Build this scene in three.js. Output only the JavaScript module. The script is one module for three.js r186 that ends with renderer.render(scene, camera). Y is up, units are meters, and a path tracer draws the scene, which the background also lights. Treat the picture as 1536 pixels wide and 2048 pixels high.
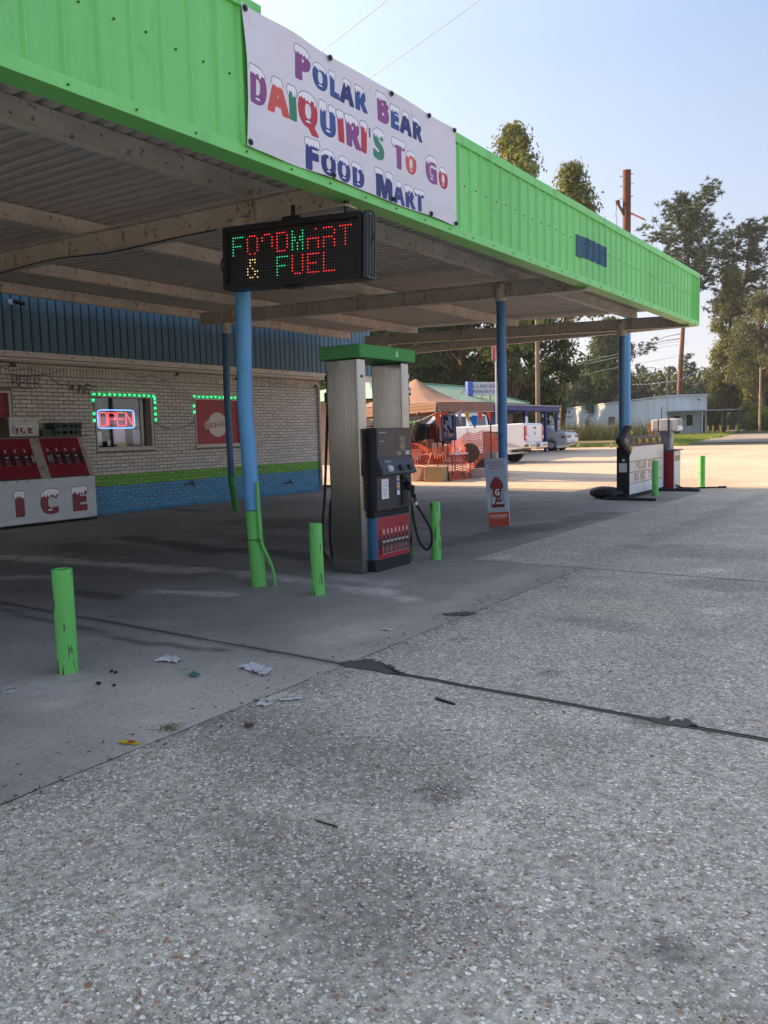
import * as THREE from 'three';
import { mergeGeometries, toCreasedNormals } from 'three/addons/utils/BufferGeometryUtils.js';
import { RoundedBoxGeometry } from 'three/addons/geometries/RoundedBoxGeometry.js';

// ---------------------------------------------------------------- camera, sky, sun, exposure
const scene = new THREE.Scene();
const camera = new THREE.PerspectiveCamera(65.24, 0.75, 0.05, 900);
camera.position.set(0, 1.4, 0);
camera.up.set(-0.032424, 0.995014, -0.094323);
camera.lookAt(-0.574746, 1.4 - 0.09577, -0.812709);
const renderer = new THREE.WebGLRenderer();
renderer.toneMapping = THREE.LinearToneMapping;
renderer.toneMappingExposure = 2.5;
renderer.shadowMap.enabled = true;

const SUN = new THREE.Vector3(-0.995, 0, 0.085).normalize().multiplyScalar(Math.cos(0.415)).setY(Math.sin(0.415));
{
  const W = 512, H = 256, d = new Float32Array(W * H * 4), mix = (a, b, t) => a + (b - a) * t;
  const stops = [[0, .44, .43, .44], [5, .385, .40, .44], [12, .275, .335, .435], [24, .165, .243, .40], [38, .148, .222, .375], [60, .18, .23, .335], [90, .185, .23, .32]];
  for (let r = 0; r < H; r++) for (let c = 0; c < W; c++) {
    const e = ((r + .5) / H - .5) * 180, a = ((c + .5) / W - .5) * 2 * Math.PI, ce = Math.cos(e * Math.PI / 180);
    const cs = Math.cos(a) * ce * SUN.x + Math.sin(e * Math.PI / 180) * SUN.y + Math.sin(a) * ce * SUN.z;
    const q = Math.max(0, e); let k = 0; while (k < stops.length - 2 && q > stops[k + 1][0]) k++;
    const t = Math.min(1, (q - stops[k][0]) / (stops[k + 1][0] - stops[k][0]));
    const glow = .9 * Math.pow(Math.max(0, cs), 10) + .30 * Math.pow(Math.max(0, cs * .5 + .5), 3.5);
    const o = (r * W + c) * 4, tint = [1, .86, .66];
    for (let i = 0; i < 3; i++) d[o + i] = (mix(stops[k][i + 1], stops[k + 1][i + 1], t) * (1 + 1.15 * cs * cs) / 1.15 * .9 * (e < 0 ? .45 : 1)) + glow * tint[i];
    d[o + 3] = 1;
  }
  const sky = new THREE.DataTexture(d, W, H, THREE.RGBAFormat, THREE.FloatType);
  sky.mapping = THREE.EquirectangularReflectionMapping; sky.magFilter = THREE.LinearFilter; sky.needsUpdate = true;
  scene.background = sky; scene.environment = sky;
}
const sun = new THREE.DirectionalLight(new THREE.Color().setRGB(1, .66, .36), 5);
sun.target.position.set(0, 0, -25); sun.position.copy(SUN).multiplyScalar(120).add(sun.target.position); sun.castShadow = true;
sun.shadow.mapSize.set(4096, 4096);
Object.assign(sun.shadow.camera, { left: -110, right: 110, top: 70, bottom: -40, near: 1, far: 400 });
scene.add(sun, sun.target);

// ---------------------------------------------------------------- helpers
let seed = 7;
const rnd = () => { seed = (seed + 0x6d2b79f5) | 0; let t = Math.imul(seed ^ (seed >>> 15), 1 | seed); t = (t + Math.imul(t ^ (t >>> 7), 61 | t)) ^ t; return ((t ^ (t >>> 14)) >>> 0) / 4294967296; };
const rr = (a, b) => a + (b - a) * rnd(), clamp = (x, a = 0, b = 1) => Math.min(b, Math.max(a, x)), sstep = (a, b, x) => { const t = clamp((x - a) / (b - a)); return t * t * (3 - 2 * t); };
const V = (x, y, z) => new THREE.Vector3(x, y, z), RGB = (r, g, b) => new THREE.Color().setRGB(r, g, b), PI = Math.PI;
const hash = (x, y, s) => { let h = Math.imul(x | 0, 374761393) + Math.imul(y | 0, 668265263) + Math.imul(s | 0, 1274126177); h = Math.imul(h ^ (h >>> 13), 1274126177); return ((h ^ (h >>> 16)) >>> 0) / 4294967296; };
function vn(x, y, s = 0, p = 0) {                                   // value noise, tiling every p cells when p > 0
  const xi = Math.floor(x), yi = Math.floor(y), fx = x - xi, fy = y - yi, u = fx * fx * (3 - 2 * fx), v = fy * fy * (3 - 2 * fy);
  const w = (a) => (p ? ((a % p) + p) % p : a), h = (i, j) => hash(w(xi + i), w(yi + j), s);
  return (h(0, 0) * (1 - u) + h(1, 0) * u) * (1 - v) + (h(0, 1) * (1 - u) + h(1, 1) * u) * v;
}
const fbm = (x, y, s = 0, o = 4, p = 0) => { let a = .5, t = 0, n = 0; for (let i = 0; i < o; i++) { t += a * vn(x, y, s + i * 17, p); n += a; x *= 2; y *= 2; p *= 2; a *= .5; } return t / n; };
const groundY = (z) => (z > -18 ? 0 : .6 * (1 - Math.exp(-(-z - 18) / 35)));

const used = new Map();
const numbered = (n) => { const k = (used.get(n) ?? -1) + 1; used.set(n, k); return k ? n + '_' + String(k).padStart(3, '0') : n; };
function boxUV(g) {                                                 // uv in metres from the strongest axis of the normal
  g = g.index ? g.toNonIndexed() : g; const p = g.attributes.position, n = g.attributes.normal, uv = new Float32Array(p.count * 2);
  for (let i = 0; i < p.count; i++) {
    const ax = Math.abs(n.getX(i)), ay = Math.abs(n.getY(i)), az = Math.abs(n.getZ(i));
    uv[2 * i] = ax > ay && ax > az ? p.getZ(i) : p.getX(i); uv[2 * i + 1] = ay >= ax && ay >= az ? p.getZ(i) : p.getY(i);
  }
  g.setAttribute('uv', new THREE.BufferAttribute(uv, 2)); return g;
}
const clean = (g) => { g = g.index ? g.toNonIndexed() : g; for (const k of Object.keys(g.attributes)) if (!['position', 'normal', 'uv', 'color'].includes(k)) g.deleteAttribute(k); if (!g.attributes.normal) g.computeVertexNormals(); if (!g.attributes.uv) g.setAttribute('uv', new THREE.BufferAttribute(new Float32Array(g.attributes.position.count * 2), 2)); return g; };
const join = (list) => (list.length === 1 ? list[0] : mergeGeometries(list.map(clean)));
function obj(name, geo, mat, parent = scene, keepUV = false) {      // one named Mesh
  let g = Array.isArray(geo) ? join(geo) : geo; if (!keepUV) g = boxUV(g);
  const m = new THREE.Mesh(g, mat); m.name = parent === scene ? numbered(name) : name; m.castShadow = m.receiveShadow = true; parent.add(m); return m;
}
function tag(o, label, category, group) { o.userData.label = label; o.userData.category = category; if (group) o.userData.group = group; return o; }
function thing(name, label, category, [x, y, z] = [0, 0, 0], turn = 0, group) { const o = new THREE.Group(); o.name = numbered(name); o.position.set(x, y, z); o.rotation.y = turn; scene.add(o); return tag(o, label, category, group); }
const structure = (o) => { o.userData.kind = 'structure'; return o; }, stuff = (o) => { o.userData.kind = 'stuff'; return o; };
const place = (g, [x, y, z] = [0, 0, 0], [a, b, c] = [0, 0, 0]) => g.applyMatrix4(new THREE.Matrix4().compose(V(x, y, z), new THREE.Quaternion().setFromEuler(new THREE.Euler(a, b, c)), V(1, 1, 1)));
const box = (w, h, d, at, rot) => place(new THREE.BoxGeometry(w, h, d), at, rot);
const rbox = (w, h, d, r, at, rot, seg = 1) => place(new RoundedBoxGeometry(w, h, d, seg, Math.min(r, w / 2.01, h / 2.01, d / 2.01)), at, rot);
const cyl = (r1, r2, h, at, rot, n = 20, open = false) => place(new THREE.CylinderGeometry(r1, r2, h, n, 1, open), at, rot);
const span = (x0, x1, y0, y1, z0, z1) => box(x1 - x0, y1 - y0, z1 - z0, [(x0 + x1) / 2, (y0 + y1) / 2, (z0 + z1) / 2]);
const tube = (pts, r, n = 8, seg) => new THREE.TubeGeometry(new THREE.CatmullRomCurve3(pts.map((p) => V(...p))), seg ?? pts.length * 6, r, n);
function bar(a, b, r, n = 8, r2 = r) { const A = V(...a), B = V(...b), d = B.clone().sub(A), g = new THREE.CylinderGeometry(r2, r, d.length(), n); return g.applyQuaternion(new THREE.Quaternion().setFromUnitVectors(V(0, 1, 0), d.normalize())).translate(...A.add(B).multiplyScalar(.5).toArray()); }
const lathe = (pts, n = 24) => new THREE.LatheGeometry(pts.map((p) => new THREE.Vector2(...p)), n);
const poly = (pts, depth, bevel = 0) => { const s = new THREE.Shape(pts.map((p) => new THREE.Vector2(...p))); return new THREE.ExtrudeGeometry(s, bevel ? { depth, bevelEnabled: true, bevelSize: bevel, bevelThickness: bevel, bevelSegments: 2, steps: 1 } : { depth, bevelEnabled: false }); };
function quad(w, h, at, rot) { return place(new THREE.PlaneGeometry(w, h), at, rot); }
function sheet(x0, x1, z0, z1, nx, nz, fy, fc, jitter) {           // a level grid with its own height and vertex colour
  const g = new THREE.PlaneGeometry(1, 1, nx, nz), p = g.attributes.position, uv = g.attributes.uv, col = fc && new Float32Array(p.count * 3);
  for (let i = 0; i < p.count; i++) {
    let u = p.getX(i) + .5, v = p.getY(i) + .5, x = x0 + (x1 - x0) * u, z = z1 + (z0 - z1) * v;
    if (jitter) { if (u === 0 || u === 1) x += jitter * (fbm(z * 6, x, 5, 3) - .5); if (v === 0 || v === 1) z += jitter * (fbm(x * 6, z, 6, 3) - .5); }
    p.setXYZ(i, x, fy(x, z), z); uv.setXY(i, x, z);
    if (fc) { const c = fc(x, z); col[3 * i] = c[0]; col[3 * i + 1] = c[1]; col[3 * i + 2] = c[2]; }
  }
  if (fc) g.setAttribute('color', new THREE.BufferAttribute(col, 3));
  g.computeVertexNormals(); const nn = g.attributes.normal; if (nn.getY(0) < 0) { const ix = g.index.array; for (let i = 0; i < ix.length; i += 3) { const t = ix[i]; ix[i] = ix[i + 1]; ix[i + 1] = t; } g.computeVertexNormals(); }
  return g;
}
const canvas = (w, h) => { const c = document.createElement('canvas'); c.width = w; c.height = h; return [c, c.getContext('2d')]; };
function ctex(c, rep, srgb = true) { const t = new THREE.CanvasTexture(c); if (srgb) t.colorSpace = THREE.SRGBColorSpace; if (rep) { t.wrapS = t.wrapT = THREE.RepeatWrapping; t.repeat.set(1 / rep, 1 / rep); } return t; }
function dtex(n, f, rep) {                                          // grey noise texture, f(u, v) in 0..1
  const d = new Uint8Array(n * n * 4); for (let y = 0; y < n; y++) for (let x = 0; x < n; x++) { const v = clamp(f(x / n, y / n)) * 255, o = (y * n + x) * 4; d[o] = d[o + 1] = d[o + 2] = v; d[o + 3] = 255; }
  const t = new THREE.DataTexture(d, n, n); t.magFilter = THREE.LinearFilter; t.minFilter = THREE.LinearFilter; t.wrapS = t.wrapT = THREE.RepeatWrapping; t.repeat.set(1 / rep, 1 / rep); t.needsUpdate = true; return t;
}
const rep = (t, a, b = a) => { const c = t.clone(); c.repeat.set(1 / a, 1 / b); c.needsUpdate = true; return c; };
const std = (c, roughness = .8, metalness = 0, more = {}) => new THREE.MeshStandardMaterial({ color: c.isColor ? c : RGB(...c), roughness, metalness, side: THREE.DoubleSide, ...more });

// ---------------------------------------------------------------- shared textures
const GRIME = dtex(512, (u, v) => .72 + .34 * (fbm(u * 6, v * 6, 1, 6, 6) - .22) - .35 * sstep(.66, .8, fbm(u * 14, v * 14, 9, 4, 14)), 1.7);       // soft dirt, multiplies the colour
const STREAK = dtex(512, (u, v) => .70 + .42 * (fbm(u * 40, v * 3, 21, 4, 0) - .2) - .2 * sstep(.6, .8, fbm(u * 9, v * 5, 3, 4, 9)), 1.9);           // rain streaks
const SOFT = dtex(256, (u, v) => .90 + .13 * (fbm(u * 24, v * 3, 25, 4, 0) - .3) - .14 * sstep(.66, .82, fbm(u * 9, v * 5, 13, 4, 9)), 1.7);                // faint weathering on painted sheet metal
const GRAIN = dtex(512, (u, v) => fbm(u * 64, v * 64, 31, 4, 64), .5);
const SPECK = (() => {                                              // rust flecks on old cream paint
  const n = 512, d = new Uint8Array(n * n * 4);
  for (let y = 0; y < n; y++) for (let x = 0; x < n; x++) {
    const u = x / n, v = y / n, a = .8 * sstep(.68, .78, fbm(u * 26, v * 26, 5, 4, 26)), b = .84 + .3 * (fbm(u * 5, v * 5, 2, 5, 5) - .3), o = (y * n + x) * 4;
    d[o] = clamp(b * (1 - a * .62)) * 255; d[o + 1] = clamp(b * (1 - a * .76)) * 255; d[o + 2] = clamp(b * (1 - a * .84)) * 255; d[o + 3] = 255;
  }
  const t = new THREE.DataTexture(d, n, n); t.magFilter = t.minFilter = THREE.LinearFilter; t.wrapS = t.wrapT = THREE.RepeatWrapping; t.repeat.set(1 / 1.3, 1 / 1.3); t.needsUpdate = true; return t;
})();
const paint = (c, r = .55, o = {}) => std(c, r, 0, { map: GRIME, ...o });
const M = {
  green: paint([.215, .72, .185], .42, { map: SOFT }), greenTrim: paint([.225, .75, .19], .42, { map: SOFT }), greenPost: paint([.17, .62, .13], .45, { bumpMap: GRAIN, bumpScale: .001 }),
  greenDark: paint([.07, .33, .08], .5), bluePost: paint([.10, .37, .68], .4, { map: SOFT, bumpMap: GRAIN, bumpScale: .0006 }), blueDark: paint([.045, .16, .30], .45),
  cream: std([.62, .58, .51], .65, 0, { map: SPECK }), creamTrim: std([.70, .65, .57], .7, 0, { map: SPECK }), deck: std([.62, .585, .53], .5, 0, { map: SOFT }),
  black: std([.012, .012, .014], .5), blackRough: std([.02, .02, .021], .85, 0, { bumpMap: GRAIN, bumpScale: .002 }), rubber: std([.014, .014, .015], .75), darkGrey: std([.05, .052, .06], .5),
  steel: std([.37, .365, .345], .17, 1, { bumpMap: rep(GRAIN, .3, 9), bumpScale: .00025, map: SOFT }), chrome: std([.75, .75, .76], .12, 1), alu: std([.55, .55, .56], .4, .9, { map: GRIME }),
  white: paint([.74, .75, .76], .5), whitePlain: std([.78, .78, .78], .45), red: paint([.42, .02, .035], .4), rust: paint([.17, .065, .038], .85, { bumpMap: GRAIN, bumpScale: .002 }),
  bark: paint([.17, .11, .075], .95, { bumpMap: GRAIN, bumpScale: .01 }), barkPine: paint([.26, .14, .085], .95, { bumpMap: GRAIN, bumpScale: .012 }), wood: paint([.25, .19, .13], .9), tyre: std([.018, .018, .019], .8),
  glassDark: std([.02, .025, .03], .06, 0), yellow: paint([.72, .50, .03], .5), blueSign: paint([.03, .14, .5], .45), joint: std([.105, .093, .078], .95, 0, { bumpMap: GRAIN, bumpScale: .006 }),
};
// ---------------------------------------------------------------- ground
const [aggC, aggB] = (() => {                                       // exposed aggregate: pebbles in grey cement, 2.4 m tile
  const N = 2048, S = N / 2.4, [c, x] = canvas(N, N), [b, y] = canvas(N, N);
  x.fillStyle = '#aca69d'; x.fillRect(0, 0, N, N); y.fillStyle = '#505050'; y.fillRect(0, 0, N, N);
  const im = x.getImageData(0, 0, N, N), d = im.data;
  for (let j = 0; j < N; j++) for (let i = 0; i < N; i++) { const v = .72 + .55 * vn(i / 3, j / 3, 3, 683) * .5 + .30 * (vn(i / 16, j / 16, 4, 128) - .3), o = (j * N + i) * 4; d[o] *= v; d[o + 1] *= v; d[o + 2] *= v; }
  x.putImageData(im, 0, 0);
  const tones = ['#eae5da', '#dcd6ca', '#f6f3ec', '#cfc8bb', '#c2b8a8', '#e4e0d8', '#f0ede8', '#a99f92', '#8b8279', '#6b625b', '#9a7458', '#8a6148', '#b9b0a4', '#d8d4cd', '#efebe3'];
  for (let k = 0; k < 30000; k++) {
    const dark = k < 2600, px = rnd() * N, py = rnd() * N, r = (k < 5000 ? rr(.002, .006) : k < 9500 ? rr(.006, .0115) : rr(.002, .0062)) * S, a = rnd() * PI, n = 6 + (rnd() * 3 | 0), t = dark ? ['#3c3835', '#4d4742', '#5c5550'][k % 3] : tones[rnd() * tones.length | 0], pts = [], g = dark ? 40 : 120 + rnd() * 120 | 0;
    if (!dark && vn(px / 220, py / 220, 8, 0) < .33 && rnd() < .55) continue;
    for (let i = 0; i < n; i++) { const q = a + i / n * 2 * PI, e = r * rr(.72, 1.1); pts.push([Math.cos(q) * e, Math.sin(q) * e * rr(.6, .95)]); }
    for (const ox of [0, -N, N]) for (const oy of [0, -N, N]) {
      if (px + ox < -20 || px + ox > N + 20 || py + oy < -20 || py + oy > N + 20) continue;
      const draw = (q, f, s, sh) => { q.fillStyle = f; q.beginPath(); pts.forEach(([u, v], i) => (i ? q.lineTo(px + ox + u * s + sh, py + oy + v * s + sh) : q.moveTo(px + ox + u * s + sh, py + oy + v * s + sh))); q.fill(); };
      x.globalAlpha = y.globalAlpha = .5; if (!dark) draw(x, '#7d776f', 1.16, 0); x.globalAlpha = y.globalAlpha = .6 + .4 * (k % 7) / 6; draw(x, t, 1, 0); draw(y, `rgb(${g},${g},${g})`, 1, 0);
    }
  }
  return [ctex(c, 2.4), ctex(b, 2.4, false)];
})();
const slabB = dtex(1024, (u, v) => .5 + .5 * (fbm(u * 128, v * 128, 4, 4, 128) - .5) + .25 * (fbm(u * 16, v * 16, 6, 3, 16) - .5), 1.6);
const slabC = dtex(1024, (u, v) => .80 + .22 * (fbm(u * 90, v * 90, 14, 4, 90) - .3) + .2 * (fbm(u * 8, v * 8, 16, 5, 8) - .4) + .22 * sstep(.74, .80, vn(u * 200, v * 200, 19, 200)) - .2 * sstep(.2, .12, vn(u * 160, v * 160, 29, 160)), 2.1);
const aggM = std([1, 1, 1], .82, 0, { map: aggC, bumpMap: aggB, bumpScale: .0045, vertexColors: true });
const slabM = std([1, 1, 1], .74, 0, { map: slabC, bumpMap: slabB, bumpScale: .002, vertexColors: true });
const lotM = std([1, 1, 1], .9, 0, { map: rep(slabC, 3.3), bumpMap: slabB, bumpScale: .002, vertexColors: true });
const blob = (x, z, cx, cz, rx, rz, s = 9) => { const q = Math.hypot((x - cx) / rx, (z - cz) / rz) + .9 * (fbm(x * 3.2, z * 3.2, s, 4) - .5); return sstep(1.05, .6, q); };
const aggStains = [[-2.0, -5.5, .5, .22], [-1.6, -7.4, .6, .3], [-.7, -6.2, .35, .3], [-2.3, -2.6, .9, .5], [-1.5, -1.9, .7, .35], [.2, -4.8, .6, .5], [-2.2, -9.3, .8, .6], [-1.2, -11.5, .9, .8]];
const aggColor = (x, z) => {
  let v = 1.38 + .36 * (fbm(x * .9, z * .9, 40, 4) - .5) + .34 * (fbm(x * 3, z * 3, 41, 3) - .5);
  for (const [a, b, c, d] of aggStains) v *= 1 - .24 * blob(x, z, a, b, c, d);
  v *= 1 - .35 * sstep(.35, 0, Math.abs(x + 3.05 - .1 * fbm(z * 2, 1, 3, 3))) * fbm(x * 8, z * 8, 43, 3);
  for (let k = 0; k < 16; k++) { const a = -2.7 + 3.6 * hash(k, 1, 8), b = -1.6 - 8 * hash(k, 2, 8), r = .04 + .09 * hash(k, 3, 8); if (Math.abs(x - a) < .4 && Math.abs(z - b) < .4) v *= 1 - .4 * sstep(r, r * .4, Math.hypot(x - a, z - b) + .06 * (fbm(x * 12, z * 12, 9, 3) - .5)); }
  v *= 1 - .10 * sstep(.34, .12, Math.abs(x + 1.25 + .15 * fbm(z * .5, 1, 4, 2))) * fbm(x * 2, z * .8, 12, 3) * 1.6 - .10 * sstep(.34, .12, Math.abs(x - .3 + .15 * fbm(z * .5, 2, 4, 2))) * fbm(x * 2, z * .8, 13, 3) * 1.6;
  const w = sstep(.70, .78, fbm(x * 2.2, z * 2.2, 47, 4)) * .25, o = .06 * blob(x, z, -2.1, -6.1, .5, .3, 3);
  return [v * (1 + w) + o, v * (1 + w) * .95 + o * .55, v * (1 + w) * .875];
};
const slabColor = (x, z) => {
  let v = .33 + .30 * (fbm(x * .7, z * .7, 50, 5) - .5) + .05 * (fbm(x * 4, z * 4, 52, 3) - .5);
  v *= 1 - .22 * sstep(-5.0, -7.5, x); v *= 1 + .42 * sstep(-4.9, -3.0, x + 1.1 * (fbm(x * 1.4, z * 1.4, 55, 3) - .5)) ;                                            // canopy shade put into the slab colour; paler towards the drive
  const near = (pts, w, s) => { let m = 9; for (let i = 0; i < pts.length - 1; i++) { const [ax, az] = pts[i], [bx, bz] = pts[i + 1], t = clamp(((x - ax) * (bx - ax) + (z - az) * (bz - az)) / ((bx - ax) ** 2 + (bz - az) ** 2)); m = Math.min(m, Math.hypot(x - ax - t * (bx - ax), z - az - t * (bz - az))); } return sstep(w, w * .25, m + w * 1.5 * (fbm(x * 2.4, z * 2.4, s, 4) - .5)); };
  v *= 1 - .62 * near([[-9.9, -7.4], [-7.7, -7.0], [-6.9, -7.15], [-6.0, -7.1], [-5.4, -7.0]], .30, 60) - .3 * near([[-8.8, -8.2], [-6.5, -8.0]], .5, 61) - .35 * blob(x, z, -9.2, -6.4, 1.2, .5, 61) - .4 * blob(x, z, -8.5, -9.8, 2.6, .9, 62);
  v *= 1 - .55 * blob(x, z, -12.3, -10.8, .8, .25, 64) - .5 * blob(x, z, -6.35, -4.42, .5, .13, 66) - .4 * near([[-5.2, -8.6], [-4.9, -10.5], [-4.6, -13]], .5, 63);
  v *= 1 - .6 * near([[-6.6, -3.62], [-5.6, -3.55], [-4.6, -3.5], [-3.9, -3.62]], .05, 74) - .45 * near([[-13, -3.80], [-3, -3.76]], .05, 78);
  const wk = fbm(x * 11, z * 11, 68, 3) * 1.9; v += 1.7 * wk * (.17 * near([[-10, -5.35], [-8.8, -5.55], [-7.7, -5.7], [-6.9, -5.75], [-6, -5.92], [-5, -5.85], [-4.3, -5.75], [-3.7, -5.6]], .22, 67) + .16 * near([[-6.1, -4.78], [-5.7, -4.92], [-5.3, -5.0]], .17, 69) + .12 * near([[-9.6, -4.5], [-8.4, -4.4], [-7.6, -4.9]], .2, 70) + .10 * near([[-5.0, -6.2], [-4.3, -6.1]], .2, 72) + .07 * blob(x, z, -4.2, -2.5, .5, .35, 75) + .05 * near([[-3.5, -4.2], [-3.3, -5.5], [-3.4, -7]], .25, 76));
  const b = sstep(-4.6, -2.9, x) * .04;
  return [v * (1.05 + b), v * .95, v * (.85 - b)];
};
const lotColor = (x, z) => { let v = .57 + .18 * (fbm(x * .35, z * .5, 80, 5) - .5) + .08 * (fbm(x * 2, z * 3, 81, 3) - .5); v *= 1 - .25 * sstep(.55, .7, fbm(x * .18, z * .4, 84, 4)); return [v * 1.12, v * .88, v * .65]; };
const flat = () => 0;
const pavement = new THREE.Group(); pavement.name = 'pavement'; structure(pavement); scene.add(pavement);
obj('slab', sheet(-2.994, 4.5, -3.755, 4, 150, 150, flat, aggColor, .02), aggM, pavement, true);
obj('slab', sheet(-2.994, 7, -7.695, -3.805, 170, 75, flat, aggColor, .02), aggM, pavement, true);
obj('slab', sheet(-4.295, 9, -18, -7.72, 130, 110, flat, aggColor, .02), aggM, pavement, true);
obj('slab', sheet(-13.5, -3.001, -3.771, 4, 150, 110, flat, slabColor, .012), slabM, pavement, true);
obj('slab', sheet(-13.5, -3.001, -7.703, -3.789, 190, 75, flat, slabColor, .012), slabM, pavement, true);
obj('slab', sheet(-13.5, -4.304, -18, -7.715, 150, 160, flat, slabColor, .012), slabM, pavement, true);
obj('slab', sheet(-2.99, 9.4, 4.03, 40, 40, 60, flat, aggColor, .02), aggM, pavement, true); obj('slab', sheet(9.43, 70, -17.97, 40, 60, 60, flat, (x, z) => lotColor(x, z), .02), lotM, pavement, true);
obj('joint', sheet(-13.5, 9, -18, 4, 2, 2, () => -.004), M.joint, pavement, true);
// a dark wedge of filler where the joints cross, and a lump farther along
const lump = (pts, y, name = 'joint') => { const cv = new THREE.CatmullRomCurve3(pts.map(([x, z]) => V(x, 0, z)), true).getPoints(90).map((p, i) => [p.x + .035 * (hash(i, 1, 5) - .5) + .05 * (vn(i / 4, 2, 5) - .5), p.z + .03 * (hash(i, 2, 5) - .5) + .05 * (vn(i / 4, 7, 5) - .5)]), s = new THREE.Shape(cv.map(([x, z]) => new THREE.Vector2(x, -z))); return obj(name, place(new THREE.ShapeGeometry(s), [0, y, 0], [-PI / 2, 0, 0]), M.joint, pavement); };
lump([[-3.02, -3.77], [-2.97, -3.90], [-2.88, -3.96], [-2.80, -3.93], [-2.70, -3.86], [-2.60, -3.80], [-2.55, -3.765], [-2.7, -3.75], [-2.9, -3.74]], .004);
lump([[-1.12, -3.765], [-1.08, -3.83], [-1.03, -3.81], [-1.0, -3.86], [-.95, -3.83], [-.93, -3.78], [-.85, -3.75], [-.98, -3.745]], .004);
lump([[-3.16, -5.24], [-3.1, -5.36], [-3.0, -5.42], [-2.96, -5.34], [-3.02, -5.25]], .004);
structure(obj('parking_lot', sheet(-55, 50, -46.2, -18, 120, 60, (x, z) => groundY(z), lotColor), lotM, scene, true));
structure(obj('ground', sheet(-420, 380, -640, 160, 60, 240, (x, z) => groundY(z) - .02 - (z > -45 && Math.abs(x) < 52 ? .05 : 0), (x, z) => { const v = .75 + .6 * (fbm(x * .2, z * .2, 90, 4) - .5); return [.16 * v, .15 * v, .075 * v]; }), std([1, 1, 1], .95, 0, { vertexColors: true, bumpMap: GRAIN, bumpScale: .02 }), scene, true));
structure(obj('gravel_drive', sheet(-18.2, 40, -112, -52, 60, 60, (x, z) => groundY(z) + .015, (x, z) => { const v = .30 + .2 * (fbm(x * .6, z * .6, 95, 4) - .5), g = sstep(-15.5, -18, x + 1.6 * fbm(z * .4, 2, 3, 3)); return [v * 1.05 * (1 - g) + .14 * g, v * .93 * (1 - g) + .14 * g, v * .8 * (1 - g) + .06 * g]; }), std([1, 1, 1], .95, 0, { vertexColors: true, bumpMap: GRAIN, bumpScale: .02 }), scene, true));
{ // pebbles that stand proud of the nearest slab
  const geo = new THREE.IcosahedronGeometry(1, 0), N = 40000, im = new THREE.InstancedMesh(geo, std([1, 1, 1], .6), N), m = new THREE.Matrix4(), q = new THREE.Quaternion(), e = new THREE.Euler(), col = new THREE.Color();
  const tones = [[.78, .73, .65], [.66, .61, .53], [.84, .81, .75], [.52, .48, .42], [.40, .35, .29], [.28, .25, .22], [.30, .19, .12], [.60, .57, .52], [.74, .71, .66], [.62, .58, .52], [.80, .76, .68], [.82, .78, .70], [.70, .66, .58], [.86, .84, .8]];
  let k = 0; while (k < N) {
    const z = -.75 - 4.4 * rnd() ** 1.3, x = -2.95 + 3.9 * rnd(); if (x < -2.2 - .9 * z * .0 && x < z * .8 - 2.2) continue; if (Math.abs(z + 3.77) < .06) continue;
    if (fbm(x * 3, z * 3, 41, 3) < .40 && rnd() < .55) continue;
    const r = rnd() < .3 ? rr(.0042, .0085) : rr(.002, .005);
    e.set(0, rnd() * 6.3, 0); q.setFromEuler(e); m.compose(V(x, -r * .1, z), q, V(r * rr(.8, 1.3), r * rr(.36, .55), r * rr(.6, .9))); im.setMatrixAt(k, m);
    const t = tones[rnd() * tones.length | 0], v = rr(.8, 1.1); im.setColorAt(k, col.setRGB(t[0] * v, t[1] * v, t[2] * v)); k++;
  }
  im.name = 'gravel'; im.castShadow = im.receiveShadow = true; stuff(im); tag(im, 'small pale and brown pebbles set in the nearest grey pavement', 'pebbles'); scene.add(im);
}

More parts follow.
